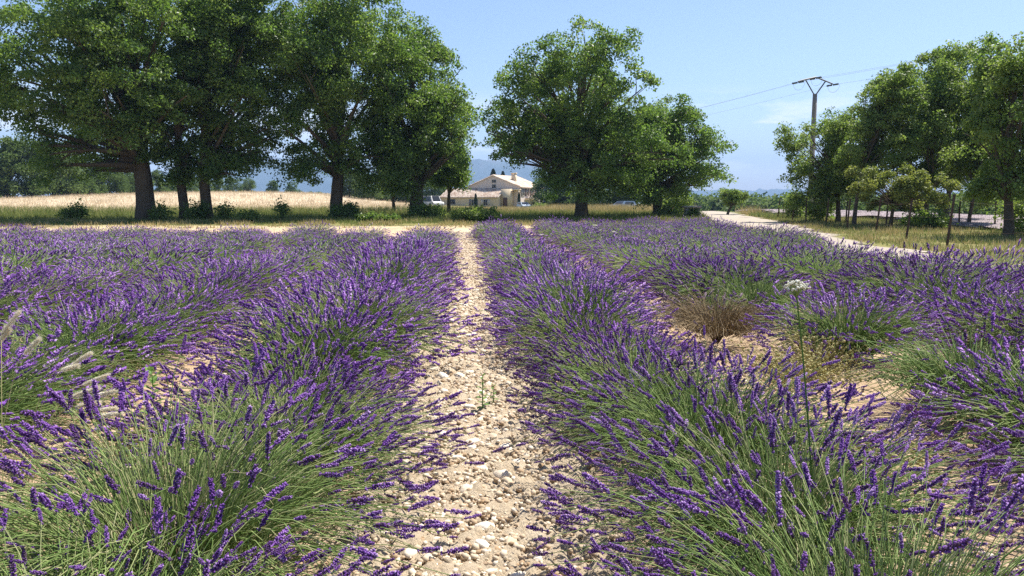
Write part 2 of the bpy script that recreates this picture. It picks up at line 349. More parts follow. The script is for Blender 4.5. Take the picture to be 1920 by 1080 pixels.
def tree_meshes(lobes, base, trunk_r, fork_h, nclus, nleaf, lsize, crad, mat='oak', bark='bark', lean=(0, 0), fill=.35, twigs=110, gaps=.26, seed=0, limbs=None):
    """lobes (K,4): x, y, z, r in metres relative to the tree's base"""
    lobes = np.asarray(lobes, float); top = (lobes[:, 2] + lobes[:, 3]).max()
    vol = lobes[:, 3] ** 2.2; pick = rng.choice(len(lobes), nclus * 3, p=vol / vol.sum())
    d = rng.normal(size=(len(pick), 3)); d /= np.linalg.norm(d, axis=1)[:, None]
    rad = np.where(rng.random(len(pick)) < fill, rng.random(len(pick)) ** .5 * .75, .78 + .24 * rng.random(len(pick)))
    cc = lobes[pick, :3] + d * rad[:, None] * lobes[pick, 3:4]
    # smaller boughs on every lobe give the crown its lumps
    nb = 9; bq = rng.normal(size=(len(lobes), nb, 3)); bq /= np.linalg.norm(bq, axis=2)[..., None]
    bc = lobes[:, None, :3] + bq * lobes[:, None, 3:4] * .66; br = lobes[:, None, 3] * (.30 + .18 * rng.random((len(lobes), nb)))
    on = rng.random(len(pick)) > fill * .6; kb = rng.integers(0, nb, len(pick)); d2 = d.copy(); d2[:, 2] += .35; d2 /= np.linalg.norm(d2, axis=1)[:, None]
    cb_ = bc[pick, kb] + d2 * (br[pick, kb] * (.75 + .3 * rng.random(len(pick))))[:, None]
    cc = np.where(on[:, None], cb_, cc)
    # keep the clusters that a gap noise allows
    nv = vnoise(cc, .55, seed + 31); cc = cc[nv > -.95 + 2 * gaps]
    cc = cc[cc[:, 2] > .9][:nclus]
    n = len(cc)
    k = (nleaf * 1.3 * (.55 + .9 * rng.random(n))).astype(int); idx = np.repeat(np.arange(n), k)
    ctr = lobes[:, :3].mean(0); cr_ = crad * (.7 + .6 * rng.random(n))
    q = rng.normal(size=(len(idx), 3)); q /= np.linalg.norm(q, axis=1)[:, None]; q *= (rng.random(len(idx)) ** .45)[:, None]
    q[:, 2] *= .62
    P = cc[idx] + q * cr_[idx][:, None]
    # outward droop of each spray
    o = cc[idx] - ctr; o[:, 2] = 0; o /= np.linalg.norm(o, axis=1)[:, None] + 1e-6
    P[:, 2] -= np.clip((q * o).sum(1), 0, 1) * cr_[idx] * .35
    lsize *= .84; leaves = MB(); cv = rng.random(n)
    add_leaves(leaves, P, lsize * (.6 + .8 * rng.random(len(P))), cc[idx], np.clip(.25 + .45 * cv[idx] + .3 * rng.random(len(P)) - .1, 0, 1))
    # trunk and limbs
    tk = MB(); hh = top * .80; zz = np.linspace(-.15, hh, 12); s_ = zz / hh
    wob = .012 * top
    tp = np.stack([lean[0] * np.clip(s_, 0, 1) + wob * np.sin(s_ * 5 + seed), lean[1] * np.clip(s_, 0, 1) + wob * np.cos(s_ * 4 + seed * 2), zz], -1); tp[0, :2] = tp[1, :2]
    tr = trunk_r * np.interp(zz, [-.2, .35, fork_h, hh], [1.35, 1.04, .85, .12]); tk.tube(tp, tr, 10, wob=.06)
    for L_ in lobes:
        for rep in range(2):
            tgt = L_[:3] + rng.normal(size=3) * L_[3] * .35
            h0 = min(hh * .9, max(fork_h * (.85 + .3 * rng.random()), tgt[2] * (.35 + .3 * rng.random())))
            a = np.array([np.interp(h0, zz, tp[:, 0]), np.interp(h0, zz, tp[:, 1]), h0])
            m_ = (a + tgt) / 2 + np.array([0, 0, .10 * np.linalg.norm(tgt - a)]) + rng.normal(size=3) * .25
            rb = np.interp(h0, zz, tr) * .5
            tk.tube(bez(a, m_, tgt, 8), np.linspace(rb, rb * .18, 8), 6, wob=.05)
            near = cc[np.argsort(((cc - tgt) ** 2).sum(1) + rng.random(n) * L_[3] ** 2)[: max(2, int(twigs / (2 * len(lobes))))]]
            for e in near:
                t0 = .45 + .5 * rng.random(); st = bez(a, m_, tgt, 21)[int(t0 * 20)]
                tk.tube(bez(st, (st + e) / 2 + rng.normal(size=3) * .15 + np.array([0, 0, .12]), e, 5), np.linspace(rb * .22, .012, 5), 4, cap=False)
    return leaves.mesh('crown', M[mat]), tk.mesh('trunk', M[bark], smooth=True)

def px_lobes(circles, base_px, D, thick=.5, seed=0, swell=1.06):
    """crown spheres from where the crown stands at distance D, given real depth"""
    r = np.random.default_rng(seed + 100); b = np.array([at(base_px, 400, D)[0], D, 0.0]); b[2] = float(H(b[0], D)); out_ = []
    wid = max(c[0] + c[2] for c in circles) - min(c[0] - c[2] for c in circles); W = wid / FPX * D / 2
    for (x, y, rr) in circles:
        p = at(x, y, D); rad = rr * swell / FPX * D
        for sgn in (-1, 1):
            out_.append([p[0] - b[0], sgn * (.15 + .6 * r.random()) * W * thick, p[2] - b[2], rad])
    return np.array(out_), b
def px_tree(name, label, base_px, D, circles, trunk_r, fork_h, nclus=420, nleaf=75, lsize=.19, crad=.75, group=None, thick=.85, seed=0, **k):
    lob, b = px_lobes(circles, base_px, D, thick, seed)
    cr_, tr_ = tree_meshes(lob, b, trunk_r, fork_h, int(nclus * 1.18), nleaf, lsize, crad, seed=seed, **k)
    t = thing(name, label, 'tree', b, group=group)
    obj('crown', cr_, t); obj('trunk', tr_, t)
    return t

OG = 'oaks in a line beyond the lavender'
px_tree('oak_tree', 'oak cut by the left edge of the photo, only its crown tips showing', -105, 52, [(-60, 80, 70), (-30, 150, 52), (-50, 190, 45), (-8, 90, 30), (-12, 180, 30), (-130, 100, 90), (-20, 215, 22), (-100, -20, 80)], .45, 3.0, 240, 80, group=OG, seed=1)
px_tree('oak_tree', 'tallest dark green oak with the thickest trunk, leftmost of the whole oaks', 270, 51,
        [(140, 50, 90), (240, 10, 110), (330, 0, 100), (290, 120, 105), (180, 140, 90), (100, 70, 70), (110, 190, 68), (200, 235, 75), (270, 230, 70), (80, 130, 45), (150, 300, 38), (110, 260, 42), (320, 190, 70), (200, 300, 34), (75, 185, 34)], .56, 3.6, 900, 80, group=OG, seed=2, gaps=.21)
px_tree('oak_tree', 'slim oak with the narrow trunk between the thick trunked oak and its right neighbour', 345, 52,
        [(345, 200, 60), (350, 120, 60), (330, 270, 42), (365, 300, 36), (340, 330, 24), (370, 60, 50)], .30, 2.8, 260, 75, group=OG, seed=3)
px_tree('oak_tree', 'spreading oak whose dark crown hangs low over the pale gap with blue mountain', 393, 52,
        [(430, 130, 80), (450, 215, 70), (400, 60, 80), (485, 190, 48), (420, 285, 48), (400, 310, 34), (498, 245, 34), (470, 290, 30), (440, 20, 80), (480, 90, 60)], .36, 3.0, 560, 78, group=OG, seed=4)
px_tree('oak_tree', 'tall oak with ivy dark foot, right of the gap showing the blue mountain', 637, 54,
        [(560, 40, 80), (640, 0, 95), (690, 90, 80), (590, 150, 75), (670, 200, 90), (590, 255, 62), (690, 290, 62), (560, 310, 34), (610, 315, 40), (640, 110, 80), (545, 100, 50), (550, 220, 36), (500, 30, 60)], .44, 3.0, 860, 80, group=OG, seed=5, gaps=.21)
px_tree('oak_tree', 'rounded oak just left of the farmhouse with bushy low branches', 780, 56,
        [(760, 100, 58), (800, 150, 68), (830, 220, 58), (858, 262, 30), (785, 265, 72), (846, 300, 26), (745, 320, 50), (765, 345, 34), (740, 190, 60), (870, 205, 22), (720, 260, 50)], .50, 2.2, 620, 78, group=OG, seed=6, gaps=.25)
px_tree('oak_tree', 'broad round-topped oak standing alone right of the farmhouse', 1087, 54,
        [(1090, 105, 48), (1035, 125, 44), (985, 150, 42), (1145, 115, 46), (1090, 185, 85), (1005, 205, 66), (938, 215, 36), (1158, 190, 50), (930, 250, 24), (1005, 265, 54), (1080, 285, 64), (1150, 275, 66), (1065, 340, 36), (1125, 335, 40), (960, 265, 36), (1040, 325, 28), (1185, 300, 44), (1195, 245, 48), (1215, 290, 42), (1180, 335, 38), (958, 285, 34), (1040, 240, 60), (1110, 330, 44)], .44, 2.6, 800, 80, group=OG, seed=7, gaps=.2)
px_tree('oak_tree', 'smaller oak at the right end of the oak line beside the dirt road', 1230, 57,
        [(1245, 218, 38), (1285, 245, 38), (1230, 280, 50), (1300, 300, 46), (1336, 328, 22), (1255, 345, 36), (1200, 325, 42), (1318, 272, 28), (1300, 345, 26), (1215, 360, 24), (1208, 262, 38), (1215, 225, 28)], .34, 2.2, 430, 78, group=OG, seed=8)

px_tree('slender_tree', 'slender thin trunked tree between the two oaks left of the farmhouse', 739, 66, [(735, 330, 24), (745, 300, 26), (728, 345, 16), (752, 345, 14)], .14, 2.0, 160, 70, seed=9, mat='oak')
px_tree('slender_tree', 'slender dark trunked tree at the left end of the farmhouse wing', 843, 62, [(846, 318, 26), (860, 335, 16), (832, 335, 18), (850, 295, 22)], .15, 1.6, 170, 70, seed=10, mat='oak')

FG = 'trees behind the wire fence'
px_tree('young_oak', 'small round tree in front of the power pole, leftmost behind the fence', 1570, 45,
        [(1540, 262, 34), (1500, 262, 24), (1588, 240, 34), (1550, 315, 48), (1502, 318, 26), (1608, 305, 38), (1570, 355, 26), (1520, 360, 26), (1500, 385, 16), (1540, 385, 16), (1490, 285, 16), (1485, 245, 10)], .14, 1.5, 420, 60, .15, .5, group=FG, seed=21, mat='oak_light', bark='bark', lean=(.2, 0), gaps=.2)
px_tree('young_oak', 'tree with the crooked leaning trunk, second from the left behind the fence', 1603, 40,
        [(1650, 190, 36), (1682, 150, 26), (1650, 265, 48), (1695, 235, 46), (1655, 160, 22), (1620, 300, 34), (1690, 190, 34), (1668, 165, 22), (1630, 240, 30), (1640, 215, 24)], .11, 1.4, 360, 60, .14, .45, group=FG, seed=22, mat='oak_light', lean=(.9, 0), gaps=.2)
px_tree('young_oak', 'low tree with yellowish leaves and a double trunk by the fence', 1672, 36,
        [(1612, 352, 10), (1630, 344, 13), (1652, 330, 11), (1660, 350, 14), (1682, 342, 13), (1676, 366, 14), (1700, 334, 10), (1704, 356, 13), (1724, 368, 11), (1742, 376, 10), (1690, 318, 9), (1640, 370, 9), (1712, 388, 10), (1656, 384, 8), (1755, 350, 9), (1735, 340, 8), (1622, 322, 8)], .085, 1.1, 260, 46, .12, .30, group=FG, seed=23, mat='yellowleaf', lean=(.1, 0), gaps=.2)
px_tree('young_oak', 'tall feathery tree between the yellowish tree and the thin trunked tree', 1738, 41,
        [(1755, 200, 58), (1765, 140, 40), (1730, 280, 56), (1785, 270, 52), (1740, 330, 36), (1775, 105, 20), (1705, 270, 36)], .13, 1.6, 370, 60, .15, .5, group=FG, seed=24, mat='oak_light', gaps=.26)
px_tree('young_oak', 'dark trunked tree behind the tall feathery tree at the back', 1776, 46,
        [(1810, 170, 50), (1830, 120, 40), (1845, 90, 22), (1800, 250, 50), (1760, 300, 46), (1820, 320, 40)], .17, 1.7, 300, 60, .16, .5, group=FG, seed=25, mat='oak')
px_tree('young_oak', 'slender tree with a thin leaning trunk left of the rightmost thick trunk', 1812, 38,
        [(1845, 210, 50), (1850, 290, 44), (1870, 140, 40), (1840, 330, 32), (1830, 255, 40), (1850, 370, 22)], .09, 1.6, 380, 60, .14, .45, group=FG, seed=26, mat='oak_light', lean=(.7, 0))
px_tree('young_oak', 'nearest tree at the right edge with a thick dark trunk behind the fence', 1888, 28,
        [(1905, 180, 66), (1885, 270, 60), (1915, 115, 44), (1955, 230, 80), (1900, 340, 46), (1860, 350, 26), (1990, 140, 80), (1870, 215, 30), (1950, 330, 50)], .17, 1.5, 520, 66, .125, .40, group=FG, seed=27, mat='oak_light', gaps=.22)
px_tree('crooked_tree', 'small lone leaning tree on the far side of the dirt road', 1364, 66,
        [(1375, 370, 13), (1362, 366, 12), (1390, 372, 10), (1372, 382, 11), (1396, 365, 6)], .10, .9, 120, 50, .14, .35, seed=28, mat='oak_light', lean=(.8, 0), gaps=.3)

# far trees: a few shared shapes, one object each
def far_kind(hgt, wid, seed, mat='farleaf', n=240, nl=38):
    r = np.random.default_rng(seed); lob = []
    for k in range(9):
        a = r.random() * 6.28; q = r.random(); z = hgt * (.14 + .70 * k / 8); f = math.sin(math.pi * min(.95, .30 + .62 * k / 8))
        lob.append([math.cos(a) * wid * .26 * f, math.sin(a) * wid * .26 * f, z, wid * (.22 + .10 * q)])
    for k in range(4): lob.append([math.cos(k * 1.57) * wid * .34, math.sin(k * 1.57) * wid * .34, hgt * .14, wid * .2])
    return tree_meshes(lob, None, hgt * .03, hgt * .2, n, nl, hgt * .042, wid * .13, mat=mat, seed=seed, twigs=20, fill=.25, gaps=.15)
FK = [far_kind(10, 9, 41), far_kind(11, 8, 42), far_kind(9, 10, 43), far_kind(8, 9, 44)]
ORD = ['first', 'second', 'third', 'fourth', 'fifth', 'sixth', 'seventh', 'eighth', 'ninth', 'tenth', 'eleventh', 'twelfth', 'thirteenth', 'fourteenth', 'fifteenth', 'sixteenth', 'seventeenth', 'eighteenth', 'nineteenth', 'twentieth']
TENS = ['', '', 'twenty', 'thirty', 'forty']
def ordinal(k):
    if k < 20: return ORD[k]
    if (k + 1) % 10 == 0: return {30: 'thirtieth', 40: 'fortieth', 50: 'fiftieth'}[k + 1]
    return TENS[(k + 1) // 10] + '-' + ORD[(k + 1) % 10 - 1]
def far_tree(px, D, top_px, label, kind, name='distant_tree', group=None, wide=1.0):
    p = at(px, 380, D); g = float(H(p[0], D)); hgt = at(px, top_px, D)[2] - g; base_h = [10.3, 11, 9.5, 8.6][kind]
    t = thing(name, label, 'tree', (p[0], D, g), rng.random() * 6.28, group, (hgt / base_h * wide, hgt / base_h * wide, hgt / base_h))
    obj('crown', FK[kind][0], t); obj('trunk', FK[kind][1], t)
    return t
hedge = [(-40, 128, 262), (14, 130, 256), (62, 133, 262), (100, 137, 268), (140, 142, 276), (176, 147, 288), (208, 152, 296), (238, 158, 304), (268, 164, 314), (300, 170, 318), (330, 178, 322), (358, 185, 326), (384, 192, 328), (410, 200, 330), (436, 208, 331), (464, 216, 334)]
for i, (px, D, ty) in enumerate(hedge):
    far_tree(px, D, ty, 'bushy green tree in the hedge behind the wheat, %s from the left end' % ordinal(i), i % 4, group='hedge trees behind the wheat field')
sp = [(512, 262, 338, 'round separate tree behind the wheat, left one in the gap below the mountain'), (545, 275, 343, 'low dark separate tree behind the wheat, beside the round one in the gap'),
      (655, 150, 318, 'dark tree behind the ivy footed oak at the wheat edge'), (690, 145, 325, 'dark leafy tree beyond the wheat, left of the thin trunk'), (722, 150, 335, 'pale green tree beyond the wheat in front of darker trees'), (757, 148, 330, 'dark tree beyond the wheat just left of the oak beside the farmhouse'), (812, 200, 322, 'shaded tree left of the farmhouse behind the oak'),
      (1030, 150, 330, 'dark tree against the right end of the farmhouse'), (1062, 135, 318, 'dark tree behind the lone broad oak, left of its trunk'), (1108, 130, 320, 'dark tree behind the lone broad oak, right of its trunk'), (1150, 125, 330, 'dark tree behind the gap between the two right oaks'), (1190, 122, 335, 'dark tree left behind the oak beside the road'), (1240, 120, 340, 'leafy tree behind the trunk of the oak beside the road'),
      ]
for i, (px, D, ty, lb) in enumerate(sp): far_tree(px, D, ty, lb, (i * 3 + 1) % 4, wide=1.15, group='trees around the farm')

# far wood on the right: one mass of crowns
def wood(name, spots, seed):
    mb = MB()
    for (x, y, hgt) in spots:
        g = float(H(x, y)); n = 46; d = rng.normal(size=(n, 3)); d /= np.linalg.norm(d, axis=1)[:, None]; d[:, 2] = np.abs(d[:, 2]) * 1.0 - .25
        c = np.array([x, y, g + hgt * .55]) + d * np.array([hgt * .42, hgt * .42, hgt * .42])
        idx = np.repeat(np.arange(n), 34); q = rng.normal(size=(len(idx), 3)); q /= np.linalg.norm(q, axis=1)[:, None]; q *= rng.random((len(idx), 1)) ** .4
        P = c[idx] + q * hgt * .14
        add_leaves(mb, P, hgt * .055 * (.6 + .8 * rng.random(len(P))), c[idx], np.clip(.2 + .2 * rng.random() + .35 * rng.random(n)[idx] + .25 * rng.random(len(P)), 0, 1))
    return tag(obj(name, mb.mesh(name, M['farleaf'])), kind='stuff')
spots = []
for k in range(64):
    f = k / 63.0; px = 1300 + f * 660 + rng.normal() * 6
    D = np.interp(f, [0, .25, .6, 1], [190, 150, 100, 70]) * (1 + .12 * rng.random()); p = at(px, 380, D)
    hgt = np.interp(f, [0, .25, .6, 1], [364, 359, 362, 352]) + rng.normal() * 3
    spots.append((p[0], D, at(px, hgt, D)[2] - float(H(p[0], D))))
wood('distant_wood', spots, 51)
spots = []
for k in range(40):
    px = 560 + k * 9 + rng.normal() * 4; D = 330 + rng.random() * 60; p = at(px, 380, D); spots.append((p[0], D, at(px, 362 + rng.normal() * 3, D)[2] - float(H(p[0], D))))
wood('distant_woodland', spots, 52)

# cypresses and conifers by the house
def conifer(label, px, D, top_px, width, base_z=None, group='conifers by the farmhouse', name='cypress_tree'):
    p = at(px, 380, D); g = float(H(p[0], D)); hgt = at(px, top_px, D)[2] - g; n = 1500
    z = rng.random(n) ** .8; rr = width * .5 * np.sin(np.pi * np.clip(z * .92 + .06, 0, 1)) ** .7 * (.6 + .5 * rng.random(n)); a = rng.random(n) * 6.28
    P = np.stack([np.cos(a) * rr, np.sin(a) * rr, .3 + z * (hgt - .3)], -1); mb = MB()
    mb.inst(LEAF_V, LEAF_F, frames(np.stack([np.cos(a), np.sin(a), .2 + 0 * a], -1) + rng.normal(size=(n, 3)) * .3), P, .28 * width ** .5 * (.6 + .6 * rng.random(n)))
    t = thing(name, label, 'tree', (p[0], D, g), group=group); obj('crown', mb.mesh('crown', M['cypress']), t)
    tk = MB(); tk.tube([[0, 0, -.1], [0, 0, hgt * .8]], [.1, .03], 6); obj('trunk', tk.mesh('trunk', M['bark']), t)
conifer('slim dark cypress before the left part of the low farmhouse wing', 892, 150, 363, .55)
conifer('slim dark cypress beside the tall porch wall of the farmhouse', 973, 150, 361, .5)
conifer('dark conifer top above the farmhouse ridge, left of the pair', 925, 215, 317, 2.6)
conifer('dark conifer top above the farmhouse ridge, right of the pair', 943, 215, 321, 2.2)

# ------------------------------------------------------------------ shrubs and undergrowth
def shrub(label, px, py, D, wid, hgt, mat='oak_light', n=60, nl=45, ls=.13, name='shrub', group=None, cat='shrub'):
    p = at(px, py, D); g = float(H(p[0], D)); d = rng.normal(size=(n, 3)); d /= np.linalg.norm(d, axis=1)[:, None]; d *= rng.random((n, 1)) ** .4
    c = d * np.array([wid / 2, wid / 2.4, hgt * .45]) + np.array([0, 0, hgt * .5]); mb = MB()
    idx = np.repeat(np.arange(n), nl); q = rng.normal(size=(len(idx), 3)) * np.array([.17, .17, .15]) * max(.5, min(1.2, hgt)); P = c[idx] + q; P[:, 2] = np.abs(P[:, 2])
    add_leaves(mb, P, ls * (.6 + .8 * rng.random(len(P))), c[idx], np.clip(.2 + .5 * rng.random(n)[idx] + .3 * rng.random(len(P)), 0, 1))
    t = thing(name, label, cat, (p[0], D, g), group=group); obj('foliage', mb.mesh('foliage', M[mat]), t)
    st = MB()
    for k in range(7): st.tube(bez(np.array([rng.normal() * .08, rng.normal() * .08, -.05]), c[k] * .4, c[k]), np.linspace(.025, .006, 7), 5)
    obj('branch', st.mesh('branch', M['bark']), t)
    return t
shrub('wide bright green bush in the grass before the farmhouse', 892, 405, 48, 3.0, .85, n=110)
shrub('dark leafy sapling bush in tree shade at the far left', 130, 405, 51, 1.4, .7, 'oak_light', n=26)
shrub('small thin sapling poking above the grass left of the thick oak', 148, 398, 51.5, .7, 1.25, 'oak', n=14)
shrub('leafy suckers at the right foot of the thick trunked oak', 300, 400, 50, 1.3, 1.1, 'oak_light', n=20)
shrub('dark undergrowth between the slim oak and its right neighbour', 368, 400, 51, 1.3, 1.2, 'oak', n=30)
shrub('drooping leafy suckers right of the spreading oak trunk', 420, 395, 51, 1.2, 1.3, 'oak_light', n=18)
shrub('low dark bramble in the grass below the blue mountain gap', 465, 405, 48, 1.5, .7, 'oak_light', n=26)
shrub('small upright sapling in the grass left of the ivy footed oak', 528, 402, 51, .6, 1.2, 'oak', n=16)
shrub('ivy dark bush round the foot of the tall oak', 645, 405, 53, 2.2, 1.1, 'oak', n=50)
shrub('dark scrub at the foot of the oak left of the farmhouse', 800, 400, 54.5, 2.6, 1.0, 'oak', n=90)
shrub('low dark bramble between the two oaks left of the farmhouse', 705, 408, 49, 3.0, .5, 'oak', n=70)
shrub('bright green bush right behind the trunk of the oak beside the road', 1268, 385, 62, 2.6, 2.2, n=90)
shrub('green scrub at the right foot of the oak beside the road', 1252, 402, 56, 1.6, .8, n=40)
shrub('green bush in front of the farmhouse terrace', 1012, 380, 140, 3.4, 1.5, n=70, ls=.2)
shrub('grey green tall bush at the foot of the power pole', 1492, 390, 52, 1.6, 1.9, 'oak_light', n=60)
shrub('green bush at the fence between power pole and small round tree', 1536, 400, 47, 1.8, 1.4, n=50)
shrub('dark bush under the trees behind the fence', 1740, 420, 35, 2.4, .8, 'oak', n=80, ls=.1)
shrub('leafy scrub in the fence corner at the right edge', 1915, 400, 30, 1.6, 1.6, n=60, ls=.1)

# ------------------------------------------------------------------ grasses
BLADE_V = np.array([[-.5, 0, 0], [.5, 0, 0], [.12, .18, .55], [-.12, .18, .55], [0, .42, 1.0]]); BLADE_F = np.array([[0, 1, 2], [0, 2, 3], [3, 2, 4]])
BL1_V = np.array([[-.5, 0, 0], [.5, 0, 0], [0, .3, 1.0]]); BL1_F = np.array([[0, 1, 2]])
def blades(mb, x, y, hgt, wd, lean=.35, v=None, simple=True, mi=0):
    n = len(x); z = H(x, y); a = rng.random(n) * 6.28; ln = rng.normal(size=(n, 2)) * lean
    Rm = frames(np.stack([ln[:, 0], ln[:, 1], np.ones(n)], -1), a)
    sc = np.stack([wd, hgt, hgt], -1)
    mb.inst(BL1_V if simple else BLADE_V, BL1_F if simple else BLADE_F, Rm, np.stack([x, y, z - .02], -1), sc, v=v if v is not None else rng.random(n), mi=mi)
def grass_obj(name, mat, n, xf, hf, wf, cl=.25, keep=None):
    x, y = xf(n)
    g = max(1, n // 9); k = rng.integers(0, g, n); x = x[k] + rng.normal(size=n) * cl; y = y[k] + rng.normal(size=n) * cl
    if keep is not None:
        m = keep(x, y); x, y = x[m], y[m]
    mb = MB(); h = hf(x, y) * (.5 + .8 * rng.random(len(x))); blades(mb, x, y, h, wf * (.6 + .8 * rng.random(len(x))))
    return tag(obj(name, mb.mesh(name, M[mat])), kind='stuff')
U = lambda a, b, n: a + (b - a) * rng.random(n)
offroad = lambda x, y: (np.abs(x - roadx(y)) > 2.1)
patch = lambda x, y, s, sd: vnoise(np.stack([x, y], -1), s, sd)
grass_obj('green_grass', 'greengrass', 110000, lambda n: (U(-60, 24, n), U(46, 72, n)), lambda x, y: .16 + .3 * sst(46, 56, y) + .3 * sst(56, 66, y) * (x < 0), .05, keep=offroad)
grass_obj('short_grass', 'greengrass', 26000, lambda n: (U(-50, 16, n), U(40, 48, n)), lambda x, y: .11 + 0 * x, .035, cl=.5, keep=lambda x, y: offroad(x, y) & (patch(x, y, .35, 3) > -.1))
grass_obj('dry_grass', 'drygrass', 34000, lambda n: (U(-50, 18, n), U(33.5, 52, n)), lambda x, y: .26 + .0 * x, .035, cl=.35, keep=lambda x, y: offroad(x, y) & (patch(x, y, .3, 4) > .05 + .5 * (y < 38)))
grass_obj('seeding_grass', 'drygrass', 30000, lambda n: (U(-4, 26, n), U(64, 100, n)), lambda x, y: .55 + .25 * (x > 9), .05, keep=offroad)
grass_obj('wheat', 'wheatstalk', 150000, lambda n: (U(-100, -4, n), 66 + 110 * rng.random(n) ** 1.6), lambda x, y: .62 + .15 * patch(x, y, .3, 5), .06, cl=.5, keep=lambda x, y: x > -.72 * y - 6)
grass_obj('fence_grass', 'drygrass', 60000, lambda n: (U(10.5, 27, n), U(8, 60, n)), lambda x, y: .17 + .18 * np.clip(patch(x, y, .5, 16), 0, 1), .02, cl=.22, keep=lambda x, y: (x > roadx(y) + 1.6) & (x < roadx(y) + 10) & (patch(x, y, .5, 6) > -.15))
grass_obj('roadside_grass', 'greengrass', 60000, lambda n: (U(10.5, 28, n), U(8, 60, n)), lambda x, y: .17 + .20 * np.clip(patch(x, y, .6, 17), 0, 1), .022, cl=.25, keep=lambda x, y: (x > roadx(y) + 1.8) & (x < roadx(y) + 11) & (patch(x, y, .45, 8) > -.35))
# rows of the dull lavender field beyond the fence
x = U(24, 47, 60000); y = U(14, 116, 60000); x = np.round(x / 1.5 + y * .2) * 1.5 - y * .3 + rng.normal(size=len(x)) * .32
m = (x > roadx(y) + 4.5 + np.interp(y, [20, 50, 70], [6, 5, 1])) & (x < 37.5 + .03 * y); mb = MB(); x, y = x[m], y[m]
blades(mb, x, y, .22 + .12 * rng.random(len(x)), .07 + 0 * x); tag(obj('dull_lavender', mb.mesh('dull_lavender', M['fieldlav'])), kind='stuff')

# ------------------------------------------------------------------ farmhouse
HX, HY = at(930, 380, 165)[0], 165.0
HZ = float(H(HX, HY)) - .1
house = thing('farmhouse', 'cream stone farmhouse with low tiled wing in the gap between the oaks', 'house', (HX, HY, HZ), R(-24))
def quadpart(name, mb, mat, parent=house): return obj(name, mb.mesh(name, mat), parent)
# main block: gable faces -Y, x -6..5.4, ridge along y
gx0, gx1, ridge_x, eave, rid, ln = -6.6, 5.6, -.6, 4.35, 6.75, 15.0
mb = MB(); pr = [(gx0, 0), (gx1, 0), (gx1, eave), (ridge_x, rid), (gx0, eave)]
V = [(x_, 0, z_) for x_, z_ in pr] + [(x_, ln, z_) for x_, z_ in pr]
mb.add(V, [[0, 1, 2], [0, 2, 4], [4, 2, 3], [5, 7, 6], [5, 9, 7], [9, 8, 7]]); mb.add(V, [[1, 6, 7, 2], [0, 4, 9, 5]])
quadpart('wall', mb, M['wall'])
def tiled_roof(a, b, c, d, nx, ny, th=.10, parent=house):
    """roof slab a-b (eave), d-c (top) with rows of rounded tiles standing proud"""
    a, b, c, d = map(lambda q: np.array(q, float), (a, b, c, d)); nrm = np.cross(b - a, d - a); nrm /= np.linalg.norm(nrm)
    if nrm[2] < 0: nrm = -nrm
    mb = MB(); V = np.array([a, b, c, d, a - nrm * th, b - nrm * th, c - nrm * th, d - nrm * th])
    mb.add(V, [[0, 1, 2, 3], [7, 6, 5, 4], [0, 4, 5, 1], [1, 5, 6, 2], [2, 6, 7, 3], [3, 7, 4, 0]], .45)
    r_ = obj('roof', mb.mesh('roof', M['tile']), parent)
    tl = MB()
    for i in range(nx):
        for j in range(ny):
            u0, u1 = (i + .12) / nx, (i + .88) / nx; v0, v1 = j / ny, (j + 1.12) / ny; v1 = min(v1, 1)
            P = lambda u, v_: (a + (b - a) * u) * (1 - v_) + (d + (c - d) * u) * v_
            um = (u0 + u1) / 2; l1 = .05 + rng.random() * .03
            tl.add([P(u0, v0) + nrm * .01, P(um, v0) + nrm * (l1 + .10), P(u1, v0) + nrm * .01, P(u0, v1) + nrm * .008, P(um, v1) + nrm * (l1 + .05), P(u1, v1) + nrm * .008],
                   [[0, 1, 4], [0, 4, 3], [1, 2, 5], [1, 5, 4], [0, 2, 1]], rng.random())
    tag(obj('roof_tile', tl.mesh('roof_tile', M['tile']), r_), kind='stuff')
    return r_
ov = .35
rf = tiled_roof((gx1 + .4, ln + ov, eave - .12), (gx1 + .4, -ov, eave - .12), (ridge_x, -ov, rid + .12), (ridge_x, ln + ov, rid + .12), 44, 12)
tiled_roof((gx0 - .4, -ov, eave - .12), (gx0 - .4, ln + ov, eave - .12), (ridge_x, ln + ov, rid + .11), (ridge_x, -ov, rid + .11), 44, 12)
ch = MB(); ch.box((2.4, 4.6, 6.3), (.9, .9, 1.9)); ch.box((2.4, 4.6, 7.34), (1.1, 1.1, .18)); obj('chimney', ch.mesh('chimney', M['wall2']), rf)
def window(x_, z_, w_, h_, y_=-.02, face='front', shut=None, parent=house):
    f = MB(); t_ = .09
    def put(mbx, cx, cz, dx, dz, dy=.10, off=0.0):
        if face == 'front': mbx.box((cx, y_ - off, cz), (dx, dy, dz))
        else: mbx.box((y_ + off, cx, cz), (dy, dx, dz))
    put(f, x_ - w_ / 2, z_, t_, h_); put(f, x_ + w_ / 2, z_, t_, h_); put(f, x_, z_ + h_ / 2, w_ - t_, t_); put(f, x_, z_ - h_ / 2, w_ + .2, t_, .2)
    put(f, x_, z_, .05, h_ - t_)
    o = obj('window', f.mesh('window', M['frame']), parent)
    for s_ in (-1, 1):
        p_ = MB(); put(p_, x_ + s_ * w_ / 4, z_, w_ / 2 - t_, h_ - t_, .03); obj('pane', p_.mesh('pane', M['dark']), o)
    if shut:
        for s_ in (-1, 1):
            q_ = MB(); put(q_, x_ + s_ * (w_ * .78 + .1), z_, w_ * .5, h_ + .1, .05, .05); obj('shutter', q_.mesh('shutter', M[shut]), o)
window(-.45, 5.55, .95, .62); window(-.45, 4.5, .9, .8)
